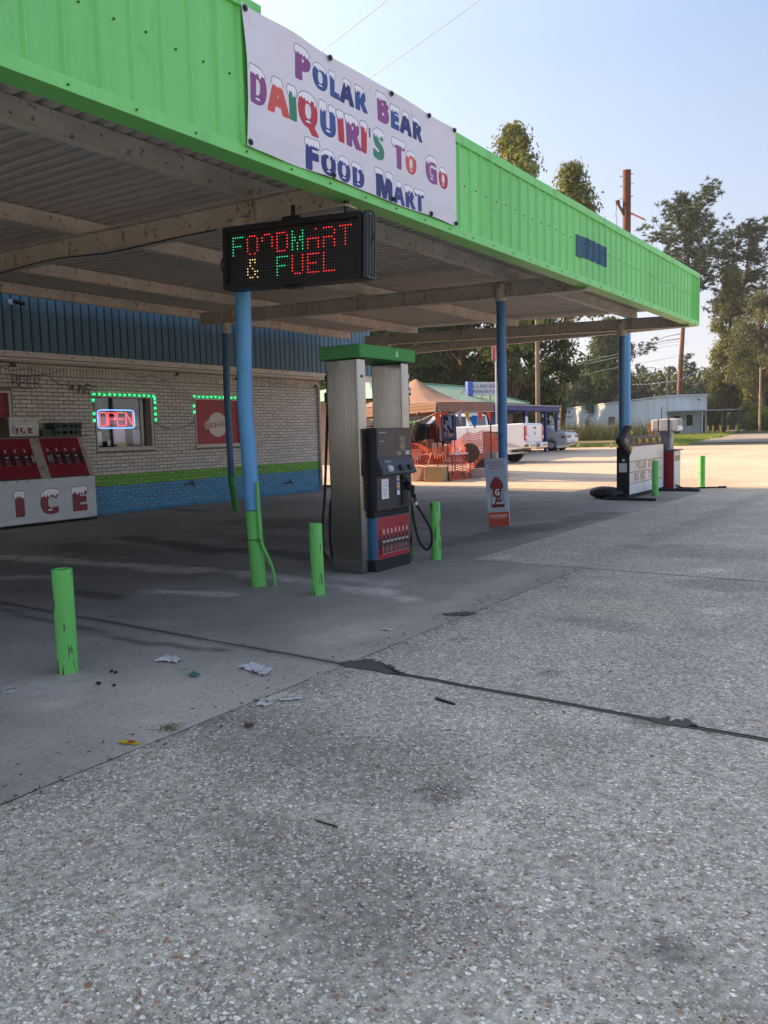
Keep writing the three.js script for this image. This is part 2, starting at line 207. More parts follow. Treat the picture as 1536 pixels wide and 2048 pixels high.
// ---------------------------------------------------------------- canopy
const CZ = [5.09, -.18, -5.45, -10.73, -16.0], FX = -4.03, beamTop = (x) => 3.55 + .0385 * (-5.2 - x);
const canopy = thing('station_canopy', 'long steel canopy with bright green ribbed fascia over the fuel pumps', 'canopy', [0, 0, 0]);
{ // fascia panels with raised ribs
  const panel = (w) => { const s = [[-.012, .0022]]; const pitch = w / 4; for (let i = 0; i < 4; i++) { const a = i * pitch; s.push([a, 0], [a + pitch * .80, 0], [a + pitch * .87, .019], [a + pitch * .93, .019]); } s.push([w, 0]); return s; };
  const mk = (y0, y1, w) => { const s = panel(w), p = [], ix = []; s.forEach(([a, d]) => { p.push(d, y0, -a, d, y1, -a); }); for (let i = 0; i < s.length - 1; i++) { const k = 2 * i; ix.push(k, k + 2, k + 1, k + 1, k + 2, k + 3); } const g = new THREE.BufferGeometry(); g.setAttribute('position', new THREE.Float32BufferAttribute(p, 3)); g.setIndex(ix); const f = g.toNonIndexed(); f.computeVertexNormals(); return f; };
  const gA = mk(3.39, 4.33, .914), gB = mk(3.39, 4.23, .914), gEnd = mk(3.39, 4.23, .5), tones = [0, 1, 2].map((i) => { const m = M.green.clone(); m.color.multiplyScalar(1 + (i - 1) * .05); return m; });
  const screwG = new THREE.SphereGeometry(.0075, 6, 4), screws = [];
  let k = 0;
  for (let z = 6.104; z > -16.2; z -= .914, k++) {
    const end = z - .914 < -16.32, p = obj('fascia_panel', end ? gEnd : z > -4.2 ? gA : gB, tones[k % 3], canopy); p.position.set(FX, 0, z);
    for (let i = 0; i < 4; i++) if (z - i * .228 - .1 > -16.3) { const g = screwG.clone(); g.translate(FX + .008, 3.84 + rr(-.01, .01), z - i * .2275 - .09); screws.push(g); }
    for (const [dz, yy] of [[.2, 3.36], [.66, 3.355]]) { const g = screwG.clone(); g.translate(FX + .03, yy, z - dz); screws.push(g); }
  }
  obj('screw', screws, std([.03, .06, .03], .6), canopy);
  // trims: sill below, caps above in two lengths that step down
  obj('sill_trim', [span(FX - .06, FX + .022, 3.325, 3.405, -16.36, 6.2), span(FX - .16, FX - .06, 3.325, 3.333, -16.36, 6.2)], M.greenTrim, canopy);
  obj('cap_trim', [span(FX - .05, FX + .028, 4.31, 4.385, -4.35, 6.2)], M.greenTrim, canopy);
  obj('cap_trim', [span(FX - .05, FX + .026, 4.215, 4.305, -16.36, -4.352)], M.greenTrim, canopy);
  obj('corner_trim', span(FX - .05, FX + .024, 3.405, 4.215, -16.365, -16.325), M.greenTrim, canopy);
  const s = [mk(3.655, 3.93, .914).translate(FX + .003, 0, -10.348), span(FX + .001, FX + .0218, 3.64, 3.905, -10.345, -10.125)];
  obj('painted_patch', s, paint([.035, .12, .19], .7), canopy).userData.label = 'dark blue painted patch over an old mark';
}
{ // deck of ribbed sheets, sloping up to the store; purlins and cross beams below it
  const dY = (x) => beamTop(x) + .175, x0 = -12.7, x1 = FX - .01;
  const prof = []; for (let i = 0; i < 6; i++) { const a = i * .15; prof.push([a, 0], [a + .070, 0], [a + .092, .048], [a + .128, .048]); } prof.push([.912, 0]);
  const p = [], ix = []; prof.forEach(([a, d]) => p.push(x1, dY(x1) + d, -a, x0, dY(x0) + d, -a)); for (let i = 0; i < prof.length - 1; i++) { const k = 2 * i; ix.push(k, k + 1, k + 2, k + 1, k + 3, k + 2); }
  let g = new THREE.BufferGeometry(); g.setAttribute('position', new THREE.Float32BufferAttribute(p, 3)); g.setIndex(ix); g = g.toNonIndexed(); g.computeVertexNormals(); g = boxUV(g);
  for (let k = 0; k < 25; k++) obj('deck_sheet', g, M.deck, canopy, true).position.set(0, (k % 2) * .0015, 6.05 - k * .9);
    const faced = (x, h = .17) => { const y = beamTop(x); return [span(x - .03, x + .03, y + .002, y + h - .004, -16.25, 6), span(x - .05, x + .05, y - .006, y + .001, -16.25, 6)]; };
  for (const x of [-5.2, -7.8, -10.4, -12.4]) obj('purlin', faced(x), M.creamTrim, canopy);
  obj('edge_angle', [span(FX - .14, FX - .07, 3.62, 3.70, -16.3, 6)], M.cream, canopy);
  const th = Math.atan(.0385);
  const beam = (z, xa, xb) => { const L = (xb - xa) / Math.cos(th), cx = (xa + xb) / 2, c = beamTop(cx) - .115; return [box(L, .012, .15, [cx, c + .106, z], [0, 0, -th]), box(L, .012, .15, [cx, c - .106, z], [0, 0, -th]), box(L, .2, .012, [cx, c, z], [0, 0, -th]), ...[.12, .36, .62, .86].map((t) => box(.01, .198, .13, [xa + (xb - xa) * t, beamTop(xa + (xb - xa) * t) - .115, z]))]; };
  for (const z of CZ) { const bm = obj('beam', beam(z, -11.75, FX - .07), M.cream, canopy); if (z === -5.45) obj('cable', tube([[-11, 3.53, z + .09], [-9.5, 3.44, z + .095], [-8.2, 3.44, z + .09], [-7.2, 3.36, z + .1], [-6.1, 3.345, z + .09], [-5.6, 3.33, z + .09]], .007, 6), M.black, bm); }
  // frame of the far end
  obj('end_frame', [span(-12.6, FX - .06, 3.335, 3.345, -16.52, -16.38), span(-12.6, FX - .06, 3.345, 3.50, -16.525, -16.515), span(-12.6, FX - .06, 3.50, 3.51, -16.52, -16.44), ...[-11.3, -9.6, -7.9, -6.4, -5.1].map((x) => span(x - .02, x + .02, 3.346, 3.499, -16.512, -16.46))], M.cream, canopy);
  
  // columns: blue above, green below, cream heads
  const col = (z, pts, r, mats, top) => { const path = (a, b) => { const q = []; for (let i = 0; i <= 8; i++) { const y = a + (b - a) * i / 8; let k = 0; while (k < pts.length - 2 && y > pts[k + 1][1]) k++; const t = (y - pts[k][1]) / (pts[k + 1][1] - pts[k][1]); q.push([pts[k][0] + (pts[k + 1][0] - pts[k][0]) * t, y, pts[k][2] + (pts[k + 1][2] - pts[k][2]) * t]); } return q; };
    const c = obj('column', tube(path(.01 + top[0], top[1]), r, 18, 40), mats[0], canopy); obj('painted_foot', [tube(path(0, top[0]), r + .0015, 18, 30)], mats[1], c); obj('column_head', [tube(path(top[1], top[2]), r + .02, 18, 10), box(.24, .012, .2, [...path(top[1], top[2])[8].slice(0, 1), top[2], z])], M.cream, c); return c; };
  const c1 = col(-5.45, [[-5.335, 0, -5.45], [-5.42, 1.7, -5.45], [-5.35, 3.45, -5.45]], .072, [M.bluePost, M.greenPost], [.72, 3.3, 3.40]);
  obj('clamp', [place(new THREE.TorusGeometry(.078, .006, 6, 20), [-5.345, .45, -5.45], [PI / 2, 0, 0]), box(.06, .02, .03, [-5.27, .45, -5.4])], M.greenDark, c1);
  col(-10.73, [[-5.4, 0, -10.73], [-5.4, 3.5, -10.73]], .068, [M.blueDark.clone(), M.greenPost], [.3, 3.28, 3.52]).material.color.setRGB(.06, .22, .44);
  col(-16.0, [[-5.38, 0, -16.0], [-5.4, 3.5, -16.0]], .068, [M.blueDark, M.greenPost], [.78, 3.22, 3.52]);
  col(-10.73, [[-11.38, 0, -11.08], [-11.3, .30, -10.96], [-11.16, .62, -10.78], [-11.11, 1.0, -10.73], [-11.13, 2.2, -10.73], [-11.08, 3.6, -10.73]], .062, [M.blueDark, M.greenDark], [.72, 3.36, 3.545]).userData.label = 'column knocked out of line at its foot';
  col(-16.0, [[-11.1, 0, -16.0], [-11.08, 3.6, -16.0]], .062, [M.blueDark, M.greenDark], [.72, 3.36, 3.545]);
  col(-5.45, [[-11.1, 0, -5.45], [-11.08, 3.6, -5.45]], .062, [M.blueDark, M.greenDark], [.72, 3.36, 3.545]);
  obj('ceiling_light', [rbox(.42, .09, .42, .03, [-10.6, 3.86, -14.9]), cyl(.12, .16, .06, [-10.6, 3.79, -14.9])], M.creamTrim, canopy);
}
{ const pipe = tag(obj('conduit', tube([[-5.275, 1.0, -5.42], [-5.272, .62, -5.42], [-5.262, .42, -5.43], [-5.235, .3, -5.47], [-5.215, .15, -5.52], [-5.212, 0, -5.54]], .016, 8), M.greenPost), 'thin green pipe curving from the nearest column down to the concrete', 'pipe'); }

// ---------------------------------------------------------------- banner
const glyphFont = (s) => `bold ${s}px sans-serif`;
function snowLetter(x, ch, px, base, s, color, edge = '#3a3d5c', squeeze = 1) {   // heavy letter with a cap of snow
  x.save(); x.translate(px, base); x.scale(squeeze, 1); x.font = glyphFont(s); x.lineJoin = 'round'; x.lineWidth = s * .10; x.fillStyle = x.strokeStyle = color;
  const bar1 = ch === 'I', w = bar1 ? s * .24 : x.measureText(ch).width, top = -s * .72, fill = () => (bar1 ? x.fillRect(s * .04, -s * .715, s * .16, s * .715) : x.fillText(ch, 0, 0)), line = () => (bar1 ? x.strokeRect(s * .04, -s * .715, s * .16, s * .715) : x.strokeText(ch, 0, 0));
  fill(); line();
  const cut = (d) => { x.beginPath(); x.moveTo(-s * .2, top - s * .4); x.lineTo(w + s * .2, top - s * .4); let q = w + s * .2; x.lineTo(q, top + s * d); while (q > -s * .2) { const st = s * rr(.07, .13), dr = s * (d + rr(-.03, .10)); x.quadraticCurveTo(q - st * .1, top + dr, q - st * .5, top + dr); x.quadraticCurveTo(q - st * .9, top + dr, q - st, top + s * (d - .05)); q -= st; } x.closePath(); x.clip(); };
  x.save(); cut(.085); x.translate(0, -s * .03); x.strokeStyle = edge; x.lineWidth = s * .19; line(); x.strokeStyle = x.fillStyle = '#f2f2f6'; x.lineWidth = s * .155; line(); fill(); x.restore();
  if ('ODQGCU'.includes(ch)) { x.fillStyle = '#f2f2f6'; x.strokeStyle = edge; x.lineWidth = s * .015; x.beginPath(); x.ellipse(w * .5, -s * .07, w * .15, s * .06, 0, PI, 2 * PI); x.fill(); x.stroke(); }
  x.restore(); return w * squeeze;
}
{
  const W = 2048, H = 660, [c, x] = canvas(W, H); x.fillStyle = '#e9e7ee'; x.fillRect(0, 0, W, H);
  const im = x.getImageData(0, 0, W, H), d = im.data; for (let j = 0; j < H; j++) for (let i = 0; i < W; i++) { const v = .965 + .05 * (fbm(i / 300, j / 160, 7, 4) - .5) - (j > 560 ? .02 : 0), o = 4 * (j * W + i); d[o] *= v; d[o + 1] *= v; d[o + 2] *= v; } x.putImageData(im, 0, 0);
  const P = '#8a4a86', N = '#26306f', Rd = '#bd3440', G = '#3c8468', O = '#d2584e', B = '#31518f', T = '#2f3a80';
  const line = (str, cols, px, base, big, small, sq, endX) => { const meas = (k) => { let w = 0; for (const ch of str) { if (ch === ' ') { w += big * .42 * k; continue; } const lower = ch !== ch.toUpperCase(); x.font = glyphFont(lower ? small : big); w += (ch === 'I' ? big * .24 : x.measureText(ch.toUpperCase()).width) * k + big * .06; } return w; }; let k = sq; if (endX) { k = 1; for (let i = 0; i < 6; i++) k *= (endX - px) / meas(k); } let i = 0; for (const ch of str) { if (ch === ' ') { px += big * .42 * k; continue; } const lower = ch !== ch.toUpperCase(), s = lower ? small : big; px += (ch === "'" ? (x.fillStyle = B, x.fillRect(px + 10, base - s * .72, 16, s * .26), 42) : snowLetter(x, ch.toUpperCase(), px, base, s, cols[i], undefined, k)) + big * .06; i++; } };
  line('Polar Bear', [P, B, B, N, B, P, B, N, N], 383, 206, 194, 158, 1, 1622);
  line("DAIQUIRI'S To Go", [P, O, G, Rd, B, Rd, P, Rd, B, G, P, O, P, Rd], 14, 432, 202, 156, 1, 1972);
  line('Food Mart', [T, N, T, T, N, T, T, T], 445, 648, 188, 156, 1, 1632);
  for (const [a, b] of [[60, 40], [1060, 30], [1500, 40]]) { x.strokeStyle = 'rgba(150,90,50,.35)'; x.lineWidth = 5; x.beginPath(); x.moveTo(a, b); x.lineTo(a + 4, b + 50); x.stroke(); }
  const nx = 80, ny = 26, g = new THREE.PlaneGeometry(2.87, .925, nx, ny), p = g.attributes.position;
  for (let i = 0; i < p.count; i++) { const u = p.getX(i) / 2.87 + .5, v = p.getY(i) / .925 + .5; const pin = Math.min(1, Math.hypot(u * 6, (1 - v) * 2), Math.hypot(u * 6, v * 2));
    const fold = .006 * Math.sin((u * 11 + v * 5) * 2) * sstep(.4, .0, u) * pin + .004 * Math.sin(u * 24 + 3 * v) + .004 * fbm(u * 9, v * 5, 4, 3) + .005 * Math.sin((u * 3 - v) * 9) * (1 - u) * pin;
    p.setX(i, p.getX(i) + (u < .1 ? .03 * Math.sin(v * PI) * (1 - u * 10) : 0)); p.setY(i, p.getY(i) + .006 * Math.sin(u * 4 * PI) * (v > .5 ? 1 : -1) * Math.abs(v - .5) * 2 - (v - .5) * .012 * u); p.setZ(i, fold + .009 + (u < .03 ? .012 * (1 - u / .03) : 0)); }
  g.computeVertexNormals(); const t = ctex(c); const b = thing('banner', 'white vinyl banner with snow capped coloured lettering hung on the green fascia', 'banner', [FX + .032, 3.855, -5.563], PI / 2);
  obj('vinyl_sheet', g, std([1, 1, 1], .5, 0, { map: t }), b, true);
  for (const [u, v] of [[.012, .97], [.012, .03], [.33, .97], [.62, .97], [.83, .97], [.99, .97], [.33, .03], [.62, .03], [.83, .03], [.99, .03]]) obj('bolt', [cyl(.022, .022, .01, [(u - .5) * 2.87, (v - .5) * .925, .024], [PI / 2, 0, 0], 14), place(new THREE.SphereGeometry(.013, 10, 6), [(u - .5) * 2.87, (v - .5) * .925, .032])], std([.07, .065, .07], .45, .6), b);
}

// ---------------------------------------------------------------- LED sign
const F5 = { F: ['11111', '10000', '10000', '11110', '10000', '10000', '10000'], O: ['01110', '10001', '10001', '10001', '10001', '10001', '01110'], o: ['01110', '10001', '10001', '00001', '00001', '00000', '00000'], D: ['11110', '10001', '10001', '10001', '10001', '10001', '11110'], M: ['10001', '10001', '11011', '11011', '10101', '10101', '10101'], A: ['00010', '00000', '00000', '11111', '10001', '10001', '10001'], R: ['11110', '00001', '00001', '11110', '10001', '10001', '10001'], T: ['11111', '00100', '00100', '00100', '00100', '00100', '00100'], U: ['10001', '10001', '10001', '10001', '10001', '10001', '01110'], E: ['11111', '10000', '10000', '11110', '10000', '10000', '11111'], L: ['10000', '10000', '10000', '10000', '10000', '10000', '11111'], '&': ['01110', '01010', '01000', '10100', '10011', '10010', '01101'] };
{
  const W = 1.40, H = .535, D = .15, s = thing('led_sign', 'black electronic message board reading FOODMART & FUEL in red and green dots', 'sign', [-4.63, 2.965, -5.27], .137); s.rotation.z = -.041;
  obj('housing', [span(-W / 2, W / 2, -H / 2, H / 2, -D, -.02), span(-W / 2, W / 2, H / 2 - .045, H / 2, -.02, .02), span(-W / 2, W / 2, -H / 2, -H / 2 + .045, -.02, .02), span(-W / 2, -W / 2 + .04, -H / 2 + .045, H / 2 - .045, -.02, .02), span(W / 2 - .03, W / 2, -H / 2 + .045, H / 2 - .045, -.02, .02)], M.black, s);
  obj('side_panel', [rbox(.05, H * .98, .15, .01, [W / 2 + .03, 0, -.07]), ...[-.02, -.065, -.11].map((z) => rbox(.018, H * .9, .022, .006, [W / 2 + .06, 0, z]))], M.darkGrey, s);
  for (const b of [rbox(.17, .05, .06, .01, [-.02, H / 2 + .02, -.06]), bar([-.02, H / 2, -.08], [-.02, H / 2 + .14, -.08], .018), bar([.5, H / 2, -.08], [.5, H / 2 + .12, -.08], .018), rbox(.16, .02, .08, .005, [0, -H / 2 - .01, -.06])]) obj('bracket', b, M.black, s);
  for (const b of [tube([[-W / 2, .02, -.05], [-W / 2 - .05, .01, -.04], [-W / 2 - .055, -.08, -.04], [-W / 2, -.13, -.05]], .008, 6), tube([[W / 2 + .02, H / 2, .0], [W / 2 + .09, H / 2 - .02, -.02], [W / 2 + .1, .1, -.02], [W / 2 + .07, 0, -.03]], .006, 6)]) obj('cable', b, M.black, s);
  const nx = 50, ny = 17, px = (W - .10) / nx, py = (H - .11) / ny, lit = { g: [], r: [], a: [] }, off = [], on = new Map();
  const put = (str, row, col, cols, skip) => { let c = col; [...str].forEach((ch, i) => { if (F5[ch]) F5[ch].forEach((l, r) => [...l].forEach((b, k) => { if (b === '1' && !(skip && hash(c + k, row + r, 3) < .06)) on.set((c + k) + ',' + (row + r), cols[i]); })); c += 6; }); };
  put('FOoDMART', 1, 1, 'grrrgrrr', true); put('&', 9, 7, 'a'); put('FUEL', 9, 19, 'grrr');
  const dot = (x, y, r) => place(new THREE.SphereGeometry(r, 6, 4), [x, y, -.017]);
  for (let j = 0; j < ny; j++) for (let i = 0; i < nx; i++) { const x = -W / 2 + .05 + (i + .5) * px, y = H / 2 - .055 - (j + .5) * py, k = on.get(i + ',' + j); if (k) lit[k].push(dot(x, y, .0050)); else off.push(place(new THREE.SphereGeometry(.005, 5, 3), [x, y, -.018])); }
  stuff(obj('unlit_led', off, std([.10, .10, .095], .3), s));
  const glow = { g: [[.02, .75, .28], .75], r: [[1, .03, .03], 1.0], a: [[1, .72, .28], .7] };
  for (const k of 'gra') stuff(obj('led', lit[k], std([.02, .02, .02], .4, 0, { emissive: RGB(...glow[k][0]), emissiveIntensity: glow[k][1] }), s)).userData.label = { g: 'green glowing dots', r: 'red glowing dots', a: 'amber glowing dots' }[k];
}
// ---------------------------------------------------------------- store
const WX = -13.5, holes = [[-10.90, -9.52, 1.27, 2.32], [-13.47, -12.03, 1.27, 2.32], [-7.84, -6.42, 1.27, 2.35]];
const store = thing('convenience_store', 'low white brick store with green and blue painted stripes and blue board siding', 'store');
{
  const s = new THREE.Shape([[16.3, 0], [16.3, 3.0], [-5, 3.0], [-5, 0]].map((p) => new THREE.Vector2(...p)));
  for (const [a, b, c, d] of holes) s.holes.push(new THREE.Path([[-a, c], [-b, c], [-b, d], [-a, d]].map((p) => new THREE.Vector2(...p))));
  const g = new THREE.ExtrudeGeometry(s, { depth: .22, bevelEnabled: false }); g.rotateY(PI / 2); g.translate(WX - .228, 0, 0);
  obj('wall', g, std([.20, .185, .165], .95, 0, { bumpMap: GRAIN, bumpScale: .004 }), store);
  obj('footing', span(WX - .02, WX + .012, 0, .045, -16.3, 5), paint([.07, .26, .46], .8), store);
  const cW = [[.80, .755, .67], [.75, .705, .62], [.84, .79, .70], [.70, .66, .58]], mk = (c) => std(c, .7, 0, { map: GRIME, bumpMap: GRAIN, bumpScale: .0015 });
  const white = cW.map(mk), green = [[.21, .56, .07], [.19, .51, .065], [.23, .60, .08]].map(mk), blue = [[.115, .39, .64], [.105, .36, .60], [.125, .42, .68]].map(mk);
  const G = boxUV(rbox(.016, .0605, .2035, .006)), GV = boxUV(rbox(.016, .200, .0605, .006)), list = [];
  const cut = (y, z, hy, hz, out) => { let a = z - hz, b = z + hz; for (const [z0, z1, y0, y1] of holes) if (y + hy > y0 - .02 && y - hy < y1 + .02) { if (a > z0 - .03 && b < z1 + .03) return; if (a < z1 + .02 && b > z1 + .02) a = z1 + .02; if (b > z0 - .02 && a < z0 - .02) b = z0 - .02; } if (b - a > .03) out.push([y, (a + b) / 2, (b - a) / (2 * hz)]); };
  for (let k = 0; k < 36; k++) { const y = .045 + .036 + .072 * k, set = k < 7 ? blue : k < 10 ? green : white; for (let i = 0; i < 94; i++) { const z = -16.3 + (i + (k % 2 ? 0 : .5)) * .2125 + .106; const o = []; cut(y, z, .031, .102, o); for (const [yy, zz, sc] of o) list.push([G, yy, zz, sc, set[rnd() * set.length | 0]]); } }
  for (let i = 0; i < 290; i++) { const z = -16.3 + .035 + i * .0705; list.push([GV, 2.745, z, 1, white[rnd() * 4 | 0]]); }
  // the 300 that show largest stay single bricks, the rest are joined
  const size = ([, y, z]) => { const d = Math.hypot(WX, z, y - 1.4); return z > -7.6 || (z > -9.0 && y < 1.55) || y > 2.8 ? -1 : 1 / (d * d) * Math.abs(WX) / d; };
  list.sort((a, b) => size(b) - size(a)); const rest = new Map();
  list.forEach(([g2, y, z, sc, m], i) => { const x = WX + rr(-.0022, .0022) , ry = rr(-.004, .004); if (i < 300) { const b = obj('brick', g2, m, store, true); b.position.set(x, y, z); b.rotation.x = ry; b.scale.z = sc; } else { const q = g2.clone(); q.scale(1, 1, sc); q.rotateX(ry); q.translate(x, y, z); if (!rest.has(m)) rest.set(m, []); rest.get(m).push(q); } });
  for (const [m, l] of rest) stuff(obj('brick', l, m, store, true));
  // boards above, trim, body, roof
  const boards = [.92, 1, 1.08].map((k) => std([.085 * k, .20 * k, .265 * k], .5, 0, { map: STREAK })), bg = boxUV(rbox(.02, 1.40, .145, .004));
  for (let i = 0; i < 130; i++) { const z = -18.0 + i * .167; if (z > 3) break; const b = obj('siding_board', bg, boards[rnd() * 3 | 0], store, true); b.position.set(-13.10 + rr(-.002, .002), 3.715, z); }
  obj('siding_back', span(-13.16, -13.125, 3.02, 4.42, -18.08, 5), std([.012, .02, .03], .9), store);
  obj('trim_board', [rbox(.03, .105, 23.1, .008, [-13.085, 2.955, -6.53]), rbox(.035, .05, 23.1, .008, [-13.13, 2.875, -6.53])], M.creamTrim, store);
  obj('trim_board', [rbox(.04, .03, 21.3, .006, [-13.44, 2.868, -5.65])], M.creamTrim, store);
  obj('soffit', span(-13.49, -13.12, 2.885, 2.893, -18.06, 5), M.creamTrim, store);
  obj('wing_wall', span(-15.8, -15.6, 0, 2.88, -18.0, -16.32), M.cream, store);
  obj('body', [span(-26, -13.74, 0, 4.41, 4.8, 5), span(-26, -25.8, 0, 4.41, -16.3, 4.8), span(-25.8, -13.74, 0, 4.41, -16.3, -16.1), span(-25.8, -13.17, 4.42, 4.5, -16.4, 5), span(-14.0, -13.17, 4.34, 4.41, -18.06, -16.41)], M.cream, store);
  obj('inner_room', [span(-16.3, -16.2, 0, 3, -16.1, 4.8), span(-16.2, -13.74, 2.9, 3.0, -16.1, 4.8), span(-16.2, -13.74, .0, .03, -16.1, 4.8)], std([.045, .04, .035], .9), store);
  obj('downspout', [tube([[-13.44, 2.72, -16.22], [-13.44, 2.6, -16.22], [-13.45, 1.4, -16.22], [-13.45, .1, -16.22]], .035, 10)], M.cream, store);
  // windows
  const alu = std([.34, .32, .29], .45, .5), glass = new THREE.MeshPhysicalMaterial({ color: RGB(.9, .93, .93), roughness: .03, metalness: 0, transmission: 1, thickness: 0, ior: 1.5, side: THREE.DoubleSide });
  holes.forEach(([a, b, c, d], i) => {
    const w = obj('window', [span(WX - .2, WX + .012, c, c + .04, a, b), span(WX - .2, WX + .004, d - .035, d, a, b), span(WX - .2, WX + .006, c + .04, d - .035, a, a + .05), span(WX - .2, WX + .006, c + .04, d - .035, b - .035, b)], alu, store);
    obj('sill', rbox(.07, .035, b - a + .06, .006, [WX + .015, c - .018, (a + b) / 2]), M.creamTrim, w);
    if (i === 0) {
      obj('frame', [span(WX - .14, WX - .10, c + .04, d - .035, a + .21, a + .235), span(WX - .14, WX - .10, c + .04, d - .035, a + .05, a + .075)], alu, w);
      obj('pane', span(WX - .126, WX - .12, c + .04, d - .035, a + .05, b - .035), glass, w, true);
      const wp = std([.8, .8, .78], .6), X = WX - .30; // papers behind the glass; the wide grey sheet stands in for reflections
      const sh = (z0, z1, y0, y1, m, dx = 0) => obj('inner_sheet', span(X - .004 - dx, X - dx, y0, y1, z0, z1), m, w);
      sh(-9.86, -9.60, 1.34, 1.62, wp); sh(-10.42, -10.13, 1.37, 1.68, wp, .01); sh(-10.86, -10.62, 1.34, 1.66, wp, .02); sh(-10.80, -9.58, 1.70, 1.92, std([.55, .54, .53], .7), .05); sh(-10.44, -10.2, 1.30, 1.41, std([.65, .55, .25], .6), .0); sh(-10.06, -9.98, 1.34, 1.44, std([.5, .5, .48], .6)); sh(-10.0, -9.96, 1.52, 1.58, std([.02, .2, .1], .6));
     
    } else {                                                        // covered with a printed red panel
      const [cv, x] = canvas(512, 384); x.fillStyle = i === 1 ? '#9c2a2c' : '#8c2428'; x.fillRect(0, 0, 512, 384);
      if (i === 1) { x.fillStyle = '#cfc6ba'; x.beginPath(); x.arc(258, 215, 108, 0, 2 * PI); x.fill(); x.fillStyle = '#9c2a2c'; x.font = 'italic bold 70px serif'; x.textAlign = 'center'; x.lineWidth = 16; x.lineJoin = 'round'; x.strokeStyle = '#cfc6ba'; x.save(); x.translate(250, 236); x.rotate(-.06); x.scale(.82, 1.05); x.strokeText('Coca-Cola', 0, 0); x.fillText('Coca-Cola', 0, 0); x.restore(); x.strokeStyle = '#cfc6ba'; x.lineWidth = 4; for (const [yy, a2, b2] of [[286, 200, 330], [296, 220, 350], [305, 235, 310]]) { x.beginPath(); x.moveTo(a2, yy); x.bezierCurveTo(a2 + 40, yy - 8, b2 - 40, yy + 8, b2, yy); x.stroke(); } x.strokeStyle = 'rgba(230,200,190,.25)'; x.lineWidth = 2; x.beginPath(); x.moveTo(60, 0); x.lineTo(66, 384); x.stroke(); }
      const p = place(new THREE.PlaneGeometry(b - a - .085, d - c - .075), [WX - .06, (c + d) / 2 + .0025, (a + b) / 2 + .0075], [0, PI / 2, 0]); obj('printed_panel', p, std([1, 1, 1], .5, 0, { map: ctex(cv) }), w, true);
    }
  });
}
{ // light pipe under the eave, faucets, security camera
  const f = thing('light_pipe', 'long cream conduit with small junction boxes under the store eave', 'conduit', [-13.40, 2.80, 0]);
  obj('pipe', [tube([[0, .005, -6], [0, .0, -9], [0, .012, -11.5], [0, -.0, -13.2]], .018, 8), tube([[-.02, -.04, -13.3], [-.01, -.05, -14.3], [0, -.075, -15.4], [0, -.10, -16.2]], .009, 6)], M.creamTrim, f);
  for (const [y, z, w] of [[0, -7.85, .11], [.005, -11.5, .07], [-.02, -13.25, .07], [-.10, -16.05, .10]]) obj('junction_box', rbox(.06, .07, w, .006, [0, y, z]), std([.07, .07, .055], .7), f);
  for (const z of [-7.6, -10.3, -14.2]) obj('wire', tube([[0, -.02, z], [.01, -.1, z - .2], [.01, -.06, z - .55], [0, -.13, z - .9], [-.03, -.05, z - 1.2]], .005, 5), M.black, f);
  for (const [y, z, l] of [[.46, -11.77, 'small corroded faucet on the blue bricks below the windows'], [.28, -14.95, 'dark faucet with a valve wheel low on the wall behind the pump']]) {
    const t = thing('faucet', l, 'faucet', [WX + .01, y, z], PI / 2, undefined); const m = std([.09, .085, .08], .55, .4);
    obj('pipe', [bar([0, 0, -.02], [0, 0, .1], .014), tube([[0, 0, .1], [0, -.005, .14], [0, -.07, .16]], .016, 8), bar([-.16, .0, .03], [.1, .02, .03], .012)], m, t); obj('valve_wheel', [place(new THREE.TorusGeometry(.032, .007, 6, 14), [0, .06, .09]), bar([0, 0, .09], [0, .09, .09], .007)], m, t);
  }
  const c = thing('security_camera', 'black bullet security camera on the dark blue siding at far left', 'camera', [-13.09, 3.82, -7.72], PI / 2);
  obj('mount', [cyl(.045, .05, .03, [0, 0, .012], [PI / 2, 0, 0]), bar([0, 0, .02], [.03, 0, .1], .014)], M.white, c); obj('camera_body', [cyl(.035, .035, .16, [.10, -.01, .11], [0, 0, PI / 2 - .12]), cyl(.04, .04, .05, [.02, 0, .11], [0, 0, PI / 2 - .12])], M.black, c); obj('lens', cyl(.026, .026, .006, [.182, -.021, .11], [0, 0, PI / 2 - .12]), M.glassDark, c);
}
const wallGroup = (n, l, cat, y, z, x = WX, grp) => thing(n, l, cat, [x, y, z], PI / 2, grp);      // local +x runs along the wall to the right
